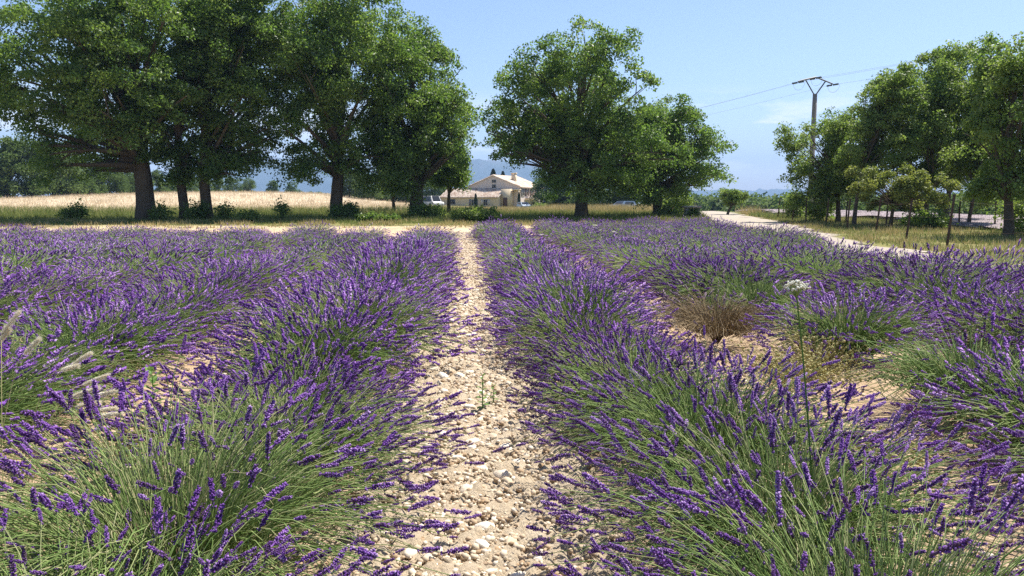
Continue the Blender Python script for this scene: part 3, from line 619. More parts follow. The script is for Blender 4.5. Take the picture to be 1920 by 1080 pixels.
window(1.4, 3.2, 1.0, 1.5, gx1 + .02, 'side', 'shutter'); window(4.0, 3.2, 1.0, 1.5, gx1 + .02, 'side', 'shutterb'); window(7.0, 3.2, 1.1, 1.5, gx1 + .02, 'side', 'shutterb'); window(10.4, 3.2, 1.1, 1.5, gx1 + .02, 'side', 'shutterb')
tb = MB(); tb.box((gx1 + 1.6, 7.0, 1.9), (3.0, 9, .25)); [tb.box((gx1 + 2.9, y_, .9), (.25, .25, 1.75)) for y_ in (3, 6, 9, 11)]; obj('terrace', tb.mesh('terrace', M['wall2']), house)
# low wing in front, lean-to roof against the gable
wx0, wx1, wd, we, wt = -11.0, 2.0, 4.2, 2.15, 3.9
mb = MB(); V = [(wx0, -wd, 0), (wx1, -wd, 0), (wx1, -wd, we), (wx0, -wd, we), (wx0, -.003, 0), (wx1, -.003, 0), (wx1, -.003, wt), (wx0, -.003, wt)]
mb.add(V, [[0, 1, 2, 3], [1, 5, 6, 2], [4, 0, 3, 7]]); quadpart('wing_wall', mb, M['wall2'])
tiled_roof((wx0 - .3, -wd - .35, we - .02), (wx1 + .3, -wd - .35, we - .02), (wx1 + .3, -.03, wt + .12), (wx0 - .3, -.03, wt + .12), 48, 10)
window(-8.4, 1.25, 1.5, 1.05, -wd - .02); window(-3.4, 1.1, .9, 1.2, -wd - .02, shut='shutter'); window(-.7, 1.1, .9, 1.2, -wd - .02, shut='frame')
window(-2.1, .95, .7, 1.1, wx1 + .02, 'side')
# taller porch block right of the wing
mb = MB(); mb.box((3.1, -1.3, 1.95), (1.9, 2.58, 3.9)); quadpart('porch', mb, M['wall2'])
dr = MB(); dr.box((3.1, -2.61, 1.05), (.95, .06, 2.1)); obj('door', dr.mesh('door', M['shutterb']), house)
mb = MB(); mb.box((5.0, -.9, 3.75), (1.7, 1.6, .18)); mb.box((5.7, -1.55, 1.83), (.22, .22, 3.64)); quadpart('canopy', mb, M['wall2'])

# ------------------------------------------------------------------ parked vehicles by the house
def car(name, label, px, D, rz, paint, hgt=1.45, van=False, wid=1.7, ln_=4.0, group=None):
    p = at(px, 380, D); t = thing(name, label, 'van' if van else 'car', (p[0], D, float(H(p[0], D))), rz, group)
    b = MB(); L2 = ln_ / 2
    pr = [(-L2, .3), (-L2, .8), (-L2 + .15, .95), (-L2 + (.55 if van else .9), 1.0), (-L2 + (1.1 if van else 1.6), hgt), (L2 - .35, hgt), (L2 - .05, .95), (L2, .8), (L2, .3)]
    n = len(pr); ins = [0, .0, .03, .06, .2, .2, .06, 0, 0]
    V = [(-wid / 2 + i_, y_, z_) for (y_, z_), i_ in zip(pr, ins)] + [(wid / 2 - i_, y_, z_) for (y_, z_), i_ in zip(pr, ins)]
    b.add(V, [[i, (i + 1) % n, n + (i + 1) % n, n + i] for i in range(n)])
    for s_ in (0, n): b.add(V, [[s_ + 0, s_ + i, s_ + i + 1] for i in range(1, n - 1)])
    obj('body', b.mesh('body', paint), t)
    g = MB(); y0, z0, y1, z1 = pr[3][0], pr[3][1], pr[4][0], pr[4][1]
    g.add([(-wid * .38, y0 + .06, z0 + .08), (wid * .38, y0 + .06, z0 + .08), (wid * .34, y1 - .03, z1 - .03), (-wid * .34, y1 - .03, z1 - .03)] , [[0, 1, 2, 3]]); g.V[-1][:, 1] -= .03; g.V[-1][:, 2] += .02
    obj('windscreen', g.mesh('windscreen', M['dark']), t)
    for s_ in (-1, 1):
        g = MB(); xx = s_ * (wid / 2 - .08); g.add([(xx, y1 - .15, 1.02), (xx, L2 - .5, 1.02), (xx - s_ * .1, L2 - .55, hgt - .08), (xx - s_ * .1, y1 + .15, hgt - .08)], [[0, 1, 2, 3]]); obj('side_window', g.mesh('side_window', M['dark']), t)
        h_ = MB(); h_.box((s_ * wid * .36, -L2 - .01, .72), (.3, .06, .16)); obj('headlight', h_.mesh('headlight', M['lamp']), t)
        for yy in (-L2 + .75, L2 - .75):
            wq = MB(); wq.tube([[s_ * (wid / 2 - .16), yy, .31], [s_ * (wid / 2 + .02), yy, .31]], [.31, .31], 14); wo = obj('wheel', wq.mesh('wheel', M['rubber']), t)
            hq = MB(); hq.tube([[s_ * (wid / 2 + .0), yy, .31], [s_ * (wid / 2 + .035), yy, .31]], [.17, .17], 10); obj('rim', hq.mesh('rim', M['galv']), wo)
    bp = MB(); bp.box((0, -L2 - .02, .45), (wid * .96, .10, .2)); obj('bumper', bp.mesh('bumper', M['shutter']), t)
car('parked_van', 'white van half hidden behind the oak left of the farmhouse', 808, 120, R(35), M['vanpaint'], 1.9, True, 1.85, 4.6)
car('parked_car', 'small pale blue car beside the farmhouse porch', 982, 148, R(12), M['bluepaint'])
car('parked_car', 'blue grey car in the shade behind the lone broad oak', 1168, 104, R(-50), M['navy'])

# stone box at the road junction
D = 54; p = at(1296, 400, D); t = thing('stone_box', 'grey slab topped stone box overgrown with ivy beside the dirt road', 'stone box', (p[0], D, 0))
b = MB(); b.box((0, 0, .84), (1.25, .8, .13)); obj('slab', b.mesh('slab', M['slab']), t)
b = MB(); b.box((-.30, 0, .385), (.3, .55, .77)); obj('pillar', b.mesh('pillar', M['slab']), t)
b = MB(); b.box((.42, 0, .385), (.26, .55, .77)); obj('pillar', b.mesh('pillar', M['concrete']), t)
b = MB(); b.box((.06, .18, .36), (.44, .12, .72)); obj('back_panel', b.mesh('back_panel', M['iron']), t)
b = MB(); q = rng.normal(size=(500, 3)) * np.array([.28, .12, .22]) + np.array([-.05, -.32, .38]); q[:, 2] = np.abs(q[:, 2]); add_leaves(b, q, .1 + .05 * rng.random(500), np.array([0, 0, .3]), rng.random(500)); obj('ivy', b.mesh('ivy', M['oak']), t)

# ------------------------------------------------------------------ power line
PD = 60.0; pb = at(1518, 400, PD); PX = pb[0]; ptop = at(1519, 176, PD)[2]
line_dir = np.array([-17.0, 50.0, 0]); line_dir /= np.linalg.norm(line_dir)
def pole(label, x_, y_, ztop, rz):
    g = float(H(x_, y_)); t = thing('power_pole', label, 'power pole', (x_, y_, g), rz, 'power poles'); hh = ztop - g
    b = MB(); V = []
    for z_, w1, w2 in ((-.3, .36, .27), (hh - 1.0, .28, .21), (hh, .26, .2)): V += [(-w1 / 2, -w2 / 2, z_), (w1 / 2, -w2 / 2, z_), (w1 / 2, w2 / 2, z_), (-w1 / 2, w2 / 2, z_)]
    F = [[4 * k + j, 4 * k + (j + 1) % 4, 4 * k + 4 + (j + 1) % 4, 4 * k + 4 + j] for k in range(2) for j in range(4)] + [[8, 9, 10, 11]]
    b.add(V, F); obj('mast', b.mesh('mast', M['concrete']), t)
    for s_ in (-1, 1):
        a = MB(); a.tube([[s_ * .10, 0, hh - .05], [s_ * 1.0, 0, hh + 1.02]], [.06, .06], 4); obj('arm', a.mesh('arm', M['galv']), t)
    cb = MB(); cb.tube([[-1.75, 0, hh + .86], [-1.0, 0, hh + 1.05], [0, 0, hh + 1.28], [1.0, 0, hh + 1.05], [1.75, 0, hh + .86]], .06, 4); obj('crossarm', cb.mesh('crossarm', M['galv']), t)
    for s_, zz in ((-1.75, .86), (0, 1.28), (1.75, .86)):
        for d_ in (-1, 1):
            i_ = MB(); n_ = 9; yy = np.linspace(.05, .62, n_) * d_
            i_.tube(np.stack([np.full(n_, s_), yy, np.full(n_, hh + zz - .08)], -1), np.where(np.arange(n_) % 2, .085, .035), 8); obj('insulator', i_.mesh('insulator', M['glassins']), t)
        j_ = MB(); th = np.linspace(0, math.pi, 10); j_.tube(np.stack([np.full(10, s_ + .12), .62 * np.cos(th), hh + zz - .1 - .55 * np.sin(th)], -1), .012, 4); obj('jumper_cable', j_.mesh('jumper_cable', M['cable']), t)
    return g + hh
PRZ = math.atan2(-line_dir[0], line_dir[1])
pole('concrete power pole with a V shaped steel top rising behind the fence trees', PX, PD, ptop, PRZ)
cross = np.array([math.cos(PRZ), math.sin(PRZ), 0]); ctr = np.array([PX, PD, ptop])
lab = ['leftmost', 'middle', 'rightmost']
for k, (s_, zz) in enumerate(((-1.75, .78), (0, 1.2), (1.75, .78))):
    o = ctr + cross * s_ + np.array([0, 0, zz])
    for d_, L_, drop, nm in ((1, 62.0, -1.0, 'going back behind the lone broad oak'), (-1, 56.0, 1.6, 'coming forward over the trees at right')):
        tt = np.linspace(0, 1, 40); P = o + line_dir * d_ * (.62 + tt[:, None] * L_); P[:, 2] += drop * tt - 4 * .7 * tt * (1 - tt)
        c_ = MB(); c_.tube(P, .007, 4)
        tag(obj('power_cable', c_.mesh('power_cable', M['cable'])), 'thin %s power cable of the pole %s' % (lab[k], nm), 'cable', 'power cables')

# ------------------------------------------------------------------ wire fences
def fence(label, pts, tall):
    p0 = np.array(pts[0][:2]); t = thing('wire_fence', label, 'fence', (p0[0], p0[1], 0)); tops = []
    for i, (x_, y_, lean, h_) in enumerate(pts):
        b = MB(); q = np.array([x_ - p0[0], y_ - p0[1], float(H(x_, y_))]); tip = q + np.array([lean, rng.normal() * .04, h_])
        b.tube([q - np.array([0, 0, .1]), (q + tip) / 2 + rng.normal(size=3) * .01, tip], [.042, .04, .036], 5, wob=.08); obj('post', b.mesh('post', M['iron']), t); tops.append((q, tip))
    for f in (.35, .62, .9):
        P = []
        for (q, tip), (q2, tip2) in zip(tops[:-1], tops[1:]):
            for u in np.linspace(0, 1, 5)[:-1]:
                a = q + (tip - q) * f; c = q2 + (tip2 - q2) * f; P.append(a + (c - a) * u - np.array([0, 0, .1 * 4 * u * (1 - u)]))
        P.append(tops[-1][0] + (tops[-1][1] - tops[-1][0]) * f); b = MB(); b.tube(P, .004, 3); obj('wire', b.mesh('wire', M['iron']), t)
def fp(px, py, lean=0.0, h=1.45):
    g = ground(px, py); return (g[0], g[1], lean, h)
fence('nearer rusty wire fence with leaning posts along the dirt road', [fp(1458, 411, .1), fp(1486, 415, .05), fp(1511, 419, .0), fp(1548, 425, .12), fp(1588, 430, .10), fp(1641, 437, .16, 1.5), fp(1698, 450, .14), fp(1775, 462, .12, 1.6), fp(1925, 470, .0, 1.5), fp(2080, 500, 0, 1.5)], 1.45)
fence('farther wire fence with thin posts before the dull lavender field', [fp(1468, 409, 0, 1.4), fp(1500, 411, 0, 1.4), fp(1586, 419, 0, 1.3), fp(1661, 424, .05, 1.3), fp(1730, 421, 0, 1.3), fp(1799, 424, 0, 1.3), fp(1865, 429, 0, 1.3), fp(1960, 436, 0, 1.3)], 1.3)

# ------------------------------------------------------------------ stones and gravel on the path
def ico(sub):
    import bmesh
    bm = bmesh.new(); bmesh.ops.create_icosphere(bm, subdivisions=sub, radius=1.0); bm.verts.ensure_lookup_table()
    V = np.array([v.co[:] for v in bm.verts]); F = np.array([[v.index for v in f.verts] for f in bm.faces]); bm.free(); return V, F
IV, IF = ico(2)
CV = ico(2)[0]; IV1, IF1 = ico(1)
stone_me = []
for k in range(8):
    V = IV * (1 + .24 * vnoise(IV, 1.2, 60 + k)[:, None] + .12 * vnoise(IV, 2.8, 80 + k)[:, None]); V = np.sign(V) * np.abs(V) ** (.8 if k % 2 else 1.0); V = V * np.array([1.0, .66 + .25 * rng.random(), .38 + .2 * rng.random()])
    stone_me.append(mk_mesh('stone', V, IF, M['stone'], smooth=k % 2 == 0))
ny = 0; placed = []
while ny < 300:
    y_ = 2.4 + 9.5 * rng.random() ** 1.7; r_ = .018 + .042 * rng.random() ** 1.9; x_ = .05 + rng.normal() * .13 + .03 * math.sin(y_ * 1.7)
    if y_ > 6: r_ *= 1.2
    if abs(x_ - .06) > .45 or any((x_ - a) ** 2 + (y_ - b) ** 2 < (r_ + c) ** 2 * .75 for a, b, c in placed): continue
    placed.append((x_, y_, r_)); o = obj('stone', stone_me[ny % 8], path, (x_, y_, .064 - r_ * .05), rng.random() * 6.28, r_); o.rotation_euler = (rng.normal() * .3, rng.normal() * .3, rng.random() * 6.28); ny += 1
n = 24000; x = .06 + rng.normal(size=n) * .24; y = 1.8 + 30 * rng.random(n) ** 2.0; r_ = .004 + .017 * rng.random(n) ** 2.2 + .0006 * y
mb = MB(); mb.inst(IV1 * np.array([1, .8, .6]), IF1, frames(rng.normal(size=(n, 3)) * .3 + np.array([0, 0, 1])), np.stack([x, y, .062 + .2 * r_ + .008 * rng.normal(size=n)], -1)[:], r_)
tag(obj('gravel', mb.mesh('gravel', M['gravel']), path), kind='stuff')
mb = MB(); n = 5200; x = .06 + rng.normal(size=n) * .34; y = 1.8 + 12 * rng.random(n) ** 1.7; r_ = .008 + .022 * rng.random(n) ** 2.5
mb.inst(IV1 * (1 + .35 * rng.normal(size=(12, 1)) * .6), IF1, frames(rng.normal(size=(n, 3)) * .8 + np.array([0, 0, 1])), np.stack([x, y, .060 + 0 * x], -1), np.stack([r_, r_ * .8, r_ * .6], -1))
tag(obj('soil_clods', mb.mesh('soil_clods', M['pathsoil']), path), kind='stuff')
mb = MB(); n = 5200; x = np.concatenate([rng.normal(size=n // 2) * .25 + 2.22, rng.normal(size=n // 2) * .25 - 1.98]); y = 2.5 + 16 * rng.random(n) ** 1.3; r_ = .006 + .03 * rng.random(n) ** 3
mb.inst(IV1 * np.array([1, .8, .6]), IF1, frames(rng.normal(size=(n, 3)) * .3 + np.array([0, 0, 1])), np.stack([x, y, zfield(x, y) + .2 * r_], -1), r_)
tag(obj('loose_stones', mb.mesh('loose_stones', M['gravel'])), kind='stuff')

mb = MB(); n = 5200; c_ = rng.integers(0, 3, n); x = np.array([.06, 2.22, -1.98])[c_] + rng.normal(size=n) * .38; y = 2 + 15 * rng.random(n) ** 1.5; z = np.where(c_ == 0, .078, zfield(x, y) + .012)
d = rng.normal(size=(n, 3)); d[:, 2] = .12 * rng.random(n); L_ = .02 + .07 * rng.random(n) ** 2; mb.inst(BL1_V, BL1_F, frames(d), np.stack([x, y, z], -1), np.stack([.0035 + 0 * L_, L_, L_], -1))
tag(obj('straw_litter', mb.mesh('straw_litter', M['drystem'])), kind='stuff')

# ------------------------------------------------------------------ lavender
def spike_template(whorls, per, rad, fl, seed):
    """a flower spike of unit length along +Z built from little florets"""
    r = np.random.default_rng(seed); mb = MB()
    OV = np.array([[0, 0, -.6], [.5, 0, 0], [0, .5, 0], [-.5, 0, 0], [0, -.5, 0], [0, 0, .75]]); OF = np.array([[0, 2, 1], [0, 3, 2], [0, 4, 3], [0, 1, 4], [5, 1, 2], [5, 2, 3], [5, 3, 4], [5, 4, 1]])
    if per <= 3: OV = np.array([[.55, 0, -.2], [-.3, .5, -.2], [-.3, -.5, -.2], [0, 0, .8]]); OF = np.array([[0, 1, 3], [1, 2, 3], [2, 0, 3]])
    P = []; D = []; s_ = []; v = []
    for k in range(whorls):
        f = k / (whorls - 1); z = .0 + .93 * f ** .9; z = z if k else -.16
        prof = rad * (.55 + .75 * math.sin(math.pi * min(1, .22 + .72 * f))) * (1 if k else .8)
        for j in range(per):
            a = (j + .5 * (k % 2) + .3 * r.normal()) / per * 6.283; P.append([math.cos(a) * prof * .7, math.sin(a) * prof * .7, z + .02 * r.normal()])
            D.append([math.cos(a) * .8, math.sin(a) * .8, .9 + .3 * r.normal()]); s_.append(fl * (.75 + .5 * r.random())); v.append(r.random())
    mb.inst(OV, OF, frames(np.array(D), r.random(len(P)) * 6.28), np.array(P), np.array(s_), v=np.array(v))
    P0 = MB(); P0.tube([[0, 0, -.2], [0, 0, .95]], rad * .45, 4 if per > 3 else 3); mb.add(P0.V[0], P0.F[0], .12)
    return np.vstack(mb.V), np.vstack(mb.F), np.concatenate(mb.v)
SP_N = [spike_template(10, 6, .082, .085, k) for k in range(5)]
SP_M = [spike_template(6, 3, .085, .17, 10 + k) for k in range(3)]
bi = np.array([[.10, 0, .15], [-.05, .085, .15], [-.05, -.085, .15], [.08, .045, .6], [-.08, .045, .6], [0, -.09, .6], [0, 0, -.18], [0, 0, 1.0]])
bf = np.array([[6, 1, 0], [6, 2, 1], [6, 0, 2], [0, 1, 3], [1, 4, 3], [1, 2, 4], [2, 5, 4], [2, 0, 5], [0, 3, 5], [3, 4, 7], [4, 5, 7], [5, 3, 7]])
SP_F = [(bi, bf, rng.random(12))]

def bush_data(seed, n, rad=1.0, hgt=.64, green=.0, flowered=.42, side_bias=0.0):
    r = np.random.default_rng(seed)
    ct = 1 - r.random(n) ** .88 * .95; ph = r.random(n) * 6.283; st = np.sqrt(1 - ct ** 2)
    d = np.stack([np.cos(ph) * st, np.sin(ph) * st, ct], -1)
    base = np.stack([np.cos(ph) * .20 * np.sqrt(r.random(n)) * (.4 + st), np.sin(ph) * .20 * np.sqrt(r.random(n)) * (.4 + st), .04 + .10 * r.random(n)], -1)
    lump = 1 + .10 * vnoise(d, 1.6, seed + 5)
    Ls = (.84 + .24 * r.random(n) - .18 * (r.random(n) < .18)) * lump
    tip = np.stack([d[:, 0] * (rad - .12), d[:, 1] * (rad - .12), .10 + (hgt - .14) * ct ** .75], -1) * Ls[:, None]
    tip[:, 2] = np.maximum(tip[:, 2] - .05 * st ** 4, .09 + .05 * r.random(n))
    tip += r.normal(size=(n, 3)) * .035
    mid = base * .55 + tip * .45 + r.normal(size=(n, 3)) * .05 + np.stack([0 * ct, 0 * ct, .10 + .10 * st], -1)
    ed = tip - mid; ed /= np.linalg.norm(ed, axis=1)[:, None]; ed = ed + np.array([0, 0, .46]); ed /= np.linalg.norm(ed, axis=1)[:, None]
    ed = ed + r.normal(size=(n, 3)) * .16
    slen = .034 + .06 * r.random(n) ** 1.3
    bare = r.random(n) > flowered * (1 - green)
    tip = np.where(bare[:, None], base + (tip - base) * (.62 + .3 * r.random(n))[:, None], tip)
    return dict(base=base, mid=mid, tip=tip, dir=ed, slen=slen, v=r.random(n), bare=bare, seed=seed)

def stems_mesh(bd, lod, mat='stem', wmul=1.0):
    r = np.random.default_rng(bd['seed'] + 1); n = len(bd['tip']); b, m_, t = bd['base'], bd['mid'], bd['tip']
    segs = {0: 4, 1: 3, 2: 2}[lod]; tt = np.linspace(0, 1, segs + 1)[None, :, None]
    P = (1 - tt) ** 2 * b[:, None] + 2 * tt * (1 - tt) * m_[:, None] + tt ** 2 * t[:, None]
    w_ = {0: .0017, 1: .0026, 2: .0045}[lod] * wmul
    ax = np.cross(t - b, r.normal(size=(n, 3))); ax /= np.linalg.norm(ax, axis=1)[:, None]; ay = np.cross(t - b, ax); ay /= np.linalg.norm(ay, axis=1)[:, None]
    mb = MB(); wv = np.linspace(1.25, .8, segs + 1)[None, :, None] * w_
    if lod < 2:
        rings = [P + wv * (ax[:, None] * math.cos(a) + ay[:, None] * math.sin(a)) for a in (0, 2.094, 4.189)]
    else: rings = [P - wv * ax[:, None], P + wv * ax[:, None]]
    K = len(rings); V = np.stack(rings, 2); nv = (segs + 1) * K; F = []
    for s_ in range(segs):
        for k in range(K if K > 2 else 1):
            k2 = (k + 1) % K; F.append([s_ * K + k, s_ * K + k2, (s_ + 1) * K + k2, (s_ + 1) * K + k])
    F = np.array(F); FF = (F[None] + (np.arange(n) * nv)[:, None, None]).reshape(-1, 4)
    mb.add(V.reshape(-1, 3), FF, np.repeat(bd['v'], len(F)))
    # unflowered shoots and narrow leaves in the mound
    nl = {0: 1500, 1: 900, 2: 300}[lod]; q = rng.normal(size=(nl, 3)); q[:, 2] = np.abs(q[:, 2]); q /= np.linalg.norm(q, axis=1)[:, None]
    rr = (.35 + .65 * rng.random(nl)) * .56; pos = q * rr[:, None] * np.array([1, 1, .62]) + np.array([0, 0, .04]); dd = q + np.array([0, 0, .75]) + rng.normal(size=(nl, 3)) * .35
    sc = np.stack([np.full(nl, {0: .004, 1: .007, 2: .014}[lod]), .12 + .1 * rng.random(nl), .12 + .10 * rng.random(nl)], -1)
    BV = BL1_V * np.array([1, .35, 1]); mb.inst(BV, BL1_F, frames(dd), pos, sc, v=rng.random(nl), mi=1)
    # woody heart
    nw = {0: 60, 1: 30, 2: 10}[lod]; a = rng.random(nw) * 6.28
    for k in range(nw): mb.tube([[.03 * math.cos(a[k]), .03 * math.sin(a[k]), -.03], [.30 * math.cos(a[k]) * rng.random(), .30 * math.sin(a[k]) * rng.random(), .14 + .12 * rng.random()]], [.007, .003], 3, .4, mi=2, cap=False)
    return mb.mesh('stems', [M[mat], M['lavleaf'] if mat == 'stem' else M[mat], M['wood']])
def blossom_mesh(bd, lod, sel, mat='flower', fat=1.0):
    mb = MB(); T = {0: SP_N, 1: SP_M, 2: SP_F}[lod]; idx = np.nonzero(sel)[0]
    for k, (tv, tf, tvv) in enumerate(T):
        s_ = idx[idx % len(T) == k]
        if len(s_): mb.inst(tv, tf, frames(bd['dir'][s_]), bd['tip'][s_], (bd['slen'][s_] * fat)[:, None] * np.array([[1.1, 1.1, 1.0]]), v=bd['v'][s_], tvv=tvv)
    return mb.mesh('blossom', M[mat])
# shared shapes per distance: (stems, blossom)
KIND = {}
for key, n, lod, args in (('mid', 900, 1, dict(flowered=.70)), ('mid_green', 640, 1, dict(green=.7)), ('mid_dry', 460, 1, {}), ('far', 820, 2, dict(flowered=.78)), ('far_green', 560, 2, dict(green=.55))):
    KIND[key] = []
    for s_ in range(5 if key in ('mid', 'far') else 2):
        bd = bush_data(200 + s_ + 17 * len(KIND), n, **args); dry = key == 'mid_dry'
        KIND[key].append((stems_mesh(bd, lod, 'drystem' if dry else 'stem'), blossom_mesh(bd, lod, ~bd['bare'], 'dryflower' if dry else 'flower', 1.0 if lod == 1 else 1.15)))
NEARK = [bush_data(300 + k, 1050, flowered=.54) for k in range(4)]
NEAR_ST = [stems_mesh(b, 0) for b in NEARK]
SP_SC = .92
SPIKE_ME = [mk_mesh('flower_spike', tv, tf, M['flower'], tvv) for tv, tf, tvv in SP_N]
NAMES = {'L1': 'first row left of the path', 'L2': 'second row left of the path', 'L3': 'third row left of the path', 'L4': 'fourth row left of the path', 'L5': 'fifth row left of the path', 'L6': 'sixth row left of the path', 'L7': 'seventh row left of the path', 'L8': 'outermost row at left',
         'R1': 'first row right of the path', 'R2': 'second row right of the path', 'R3': 'third row right of the path', 'R4': 'fourth row right of the path', 'R5': 'rightmost row next to the dirt road'}
END = {'L1': 24.2, 'L2': 24.6, 'L3': 26, 'L4': 25.5, 'L5': 26, 'L6': 26.5, 'L7': 26.5, 'L8': 26.5, 'R1': 28.5, 'R2': 30, 'R3': 31, 'R4': 32, 'R5': 31.5}
START = {'L1': 1.8, 'L2': 4.2, 'L3': 7.4, 'L4': 10.6, 'L5': 13.6, 'L6': 17, 'L7': 20.2, 'L8': 23.4, 'R1': 1.85, 'R2': 2.9, 'R3': 5.6, 'R4': 8.2, 'R5': 19.5}
GREEN = {('L2', 5.4), ('R2', 8.2), ('R2', 4.7), ('R1', 9.5), ('L2', 12.5), ('R2', 14.0), ('R3', 10.3), ('L4', 16.5)}
DRY = {('R2', 7.1), ('L3', 14.0)}
GAP = {('L3', 19.5), ('R1', 15.8), ('R2', 5.8), ('R2', 22.0), ('L2', 18.2), ('R4', 15.5)}
def near_key(Sx, row, y): return any(r_ == row and abs(y - q) < .43 for r_, q in Sx)
count = 0
for row, x0 in ROWS.items():
    y = START[row]; k = 0
    while y < END[row]:
        step = .86 + .14 * rng.random()
        if row in ('L6', 'L7', 'L8'): step *= 1.1
        if near_key(GAP, row, y): y += step; continue
        xx = x0 + rng.normal() * .07 - .75 * near_key(DRY, row, y); sc = .84 + .3 * rng.random(); dist = math.hypot(xx, y)
        if row in ('L1', 'R1') and y < 4.2: xx += .11 if row == 'L1' else -.07
        if row == 'R1' and 3.9 < y < 6.8: sc *= .82; xx -= .08
        if row == 'L1' and 3.9 < y < 5.6: sc *= .9; xx += .06
        if near_key(DRY, row, y): kind = 'dry'; sc *= .9
        elif near_key(GREEN, row, y): kind = 'green'
        else: kind = 'plain'
        look = {'dry': 'dried brown lavender bush', 'green': 'green crowned lavender bush', 'plain': 'purple lavender bush'}[kind]
        lab_ = ('%s nearest the camera in the %s' if k == 0 else '%s, ' + ordinal(k) + ' in the %s') % (look, NAMES[row])
        zb = .075; rz = rng.random() * 6.283
        t = thing('lavender_bush', lab_, 'lavender bush', (xx, y, zb), rz, 'lavender bushes in rows', (sc * np.interp(y, [2, 9, 20], [1.02, .98, .88]), sc * np.interp(y, [2, 9, 20], [1.08, 1.06, 1.0]), sc * np.interp(y, [2, 9, 16, 22], [1.0, 1.08, .90, .74 if row[0] == 'L' else .90]) * (.90 + .2 * rng.random())))
        if dist < 4.4 and kind != 'dry':
            i = count % 4; bd = NEARK[i]; obj('stems', NEAR_ST[i], t)
            ca, sa = math.cos(rz), math.sin(rz); wx = xx + 1.1 * sc * (bd['tip'][:, 0] * ca - bd['tip'][:, 1] * sa); wy = y + 1.1 * sc * (bd['tip'][:, 0] * sa + bd['tip'][:, 1] * ca)
            dd = np.hypot(wx, wy); ok = np.nonzero(~bd['bare'])[0]; ok = ok[wy[ok] > .9]; od = ok[np.argsort(dd[ok])]
            first = od[:300]; rest = np.zeros(len(dd), bool); rest[ok] = True; rest[first] = False
            Rm = frames(bd['dir'][first])
            for q, j in enumerate(first):
                mt = np.eye(4); mt[:3, :3] = Rm[q] * bd['slen'][j] * SP_SC * np.array([[1.1, 1.1, 1.0]]); mt[:3, 3] = bd['tip'][j]
                f = bpy.data.objects.new('flower_spike', SPIKE_ME[j % 5]); C.objects.link(f); f.parent = t; f.matrix_local = Matrix(mt.tolist())
            tag(obj('blossom', blossom_mesh(bd, 0, rest), t), kind='stuff')
        else:
            far = dist > 12; key = ('far' if far else 'mid') + {'dry': '_dry', 'green': '_green', 'plain': ''}[kind]
            if key == 'far_dry': key = 'mid_dry'
            st_, bl_ = KIND[key][int(rng.integers(len(KIND[key])))]
            obj('stems', st_, t); tag(obj('blossom', bl_, t), kind='stuff')
        y += step; k += 1; count += 1
print('lavender bushes', count)

# ------------------------------------------------------------------ weeds and wild flowers
def umbel(mb_s, mb_f, tip, rad, n, thick=.0022):
    for k in range(n):
        a = k * 2.4; r_ = rad * math.sqrt((k + .5) / n); e = tip + np.array([math.cos(a) * r_, math.sin(a) * r_, .035 - .02 * (r_ / rad) ** 2 + .006 * rng.normal()])
        mb_s.tube([tip - np.array([0, 0, .02]), (tip + e) / 2 - np.array([0, 0, .006]), e], thick * .5, 3, .6, cap=False)
        nf = 7; q = e + rng.normal(size=(nf, 3)) * np.array([.22, .22, .08]) * rad * .5; mb_f.inst(IV1[:12], np.array(ico(1)[1])[:20], frames(rng.normal(size=(nf, 3))), q, rad * .09 * (.7 + .6 * rng.random(nf)))
def wild_carrot(label, base, heads, rad, n=22, group=None):
    t = thing('wild_carrot', label, 'wildflower', base, group=group); b = np.zeros(3)
    st = MB()
    for h_ in heads:
        h_ = np.array(h_) - np.array(base); st.tube(bez(b, h_ * np.array([.35, .35, .55]), h_, 9), np.linspace(.0048, .0026, 9) * (1 if rad < .08 else 1), 5, .3)
    fl = []
    for h_ in heads:
        f = MB(); s2 = MB(); umbel(s2, f, np.array(h_) - np.array(base), rad, n)
        obj('flower_head', f.mesh('flower_head', M['umbel']), t); obj('ray', s2.mesh('ray', M['stem']), t)
    obj('stem', st.mesh('stem', M['weed']), t); return t
b = at(1540, 900, 2.65); b[2] = .05
wild_carrot('tall white umbel flower on a thin green stalk in the right foreground', tuple(b), [at(1493, 548, 2.72)], .042, 30)
i = 0
for (px, py) in sorted([(1092, 441), (1106, 438), (1116, 424), (1128, 433), (1142, 443), (1158, 452), (1168, 458), (1180, 447), (1098, 458), (1014, 442), (1150, 436)]):
    D = 21 + 3 * rng.random(); h_ = at(px, py, D); wild_carrot('flat white wildflower above the far right lavender, %s from the left of its scatter' % ordinal(i), (h_[0] + .08, D, .06), [h_], .075, 16, 'white wildflower heads in the second row on the right'); i += 1
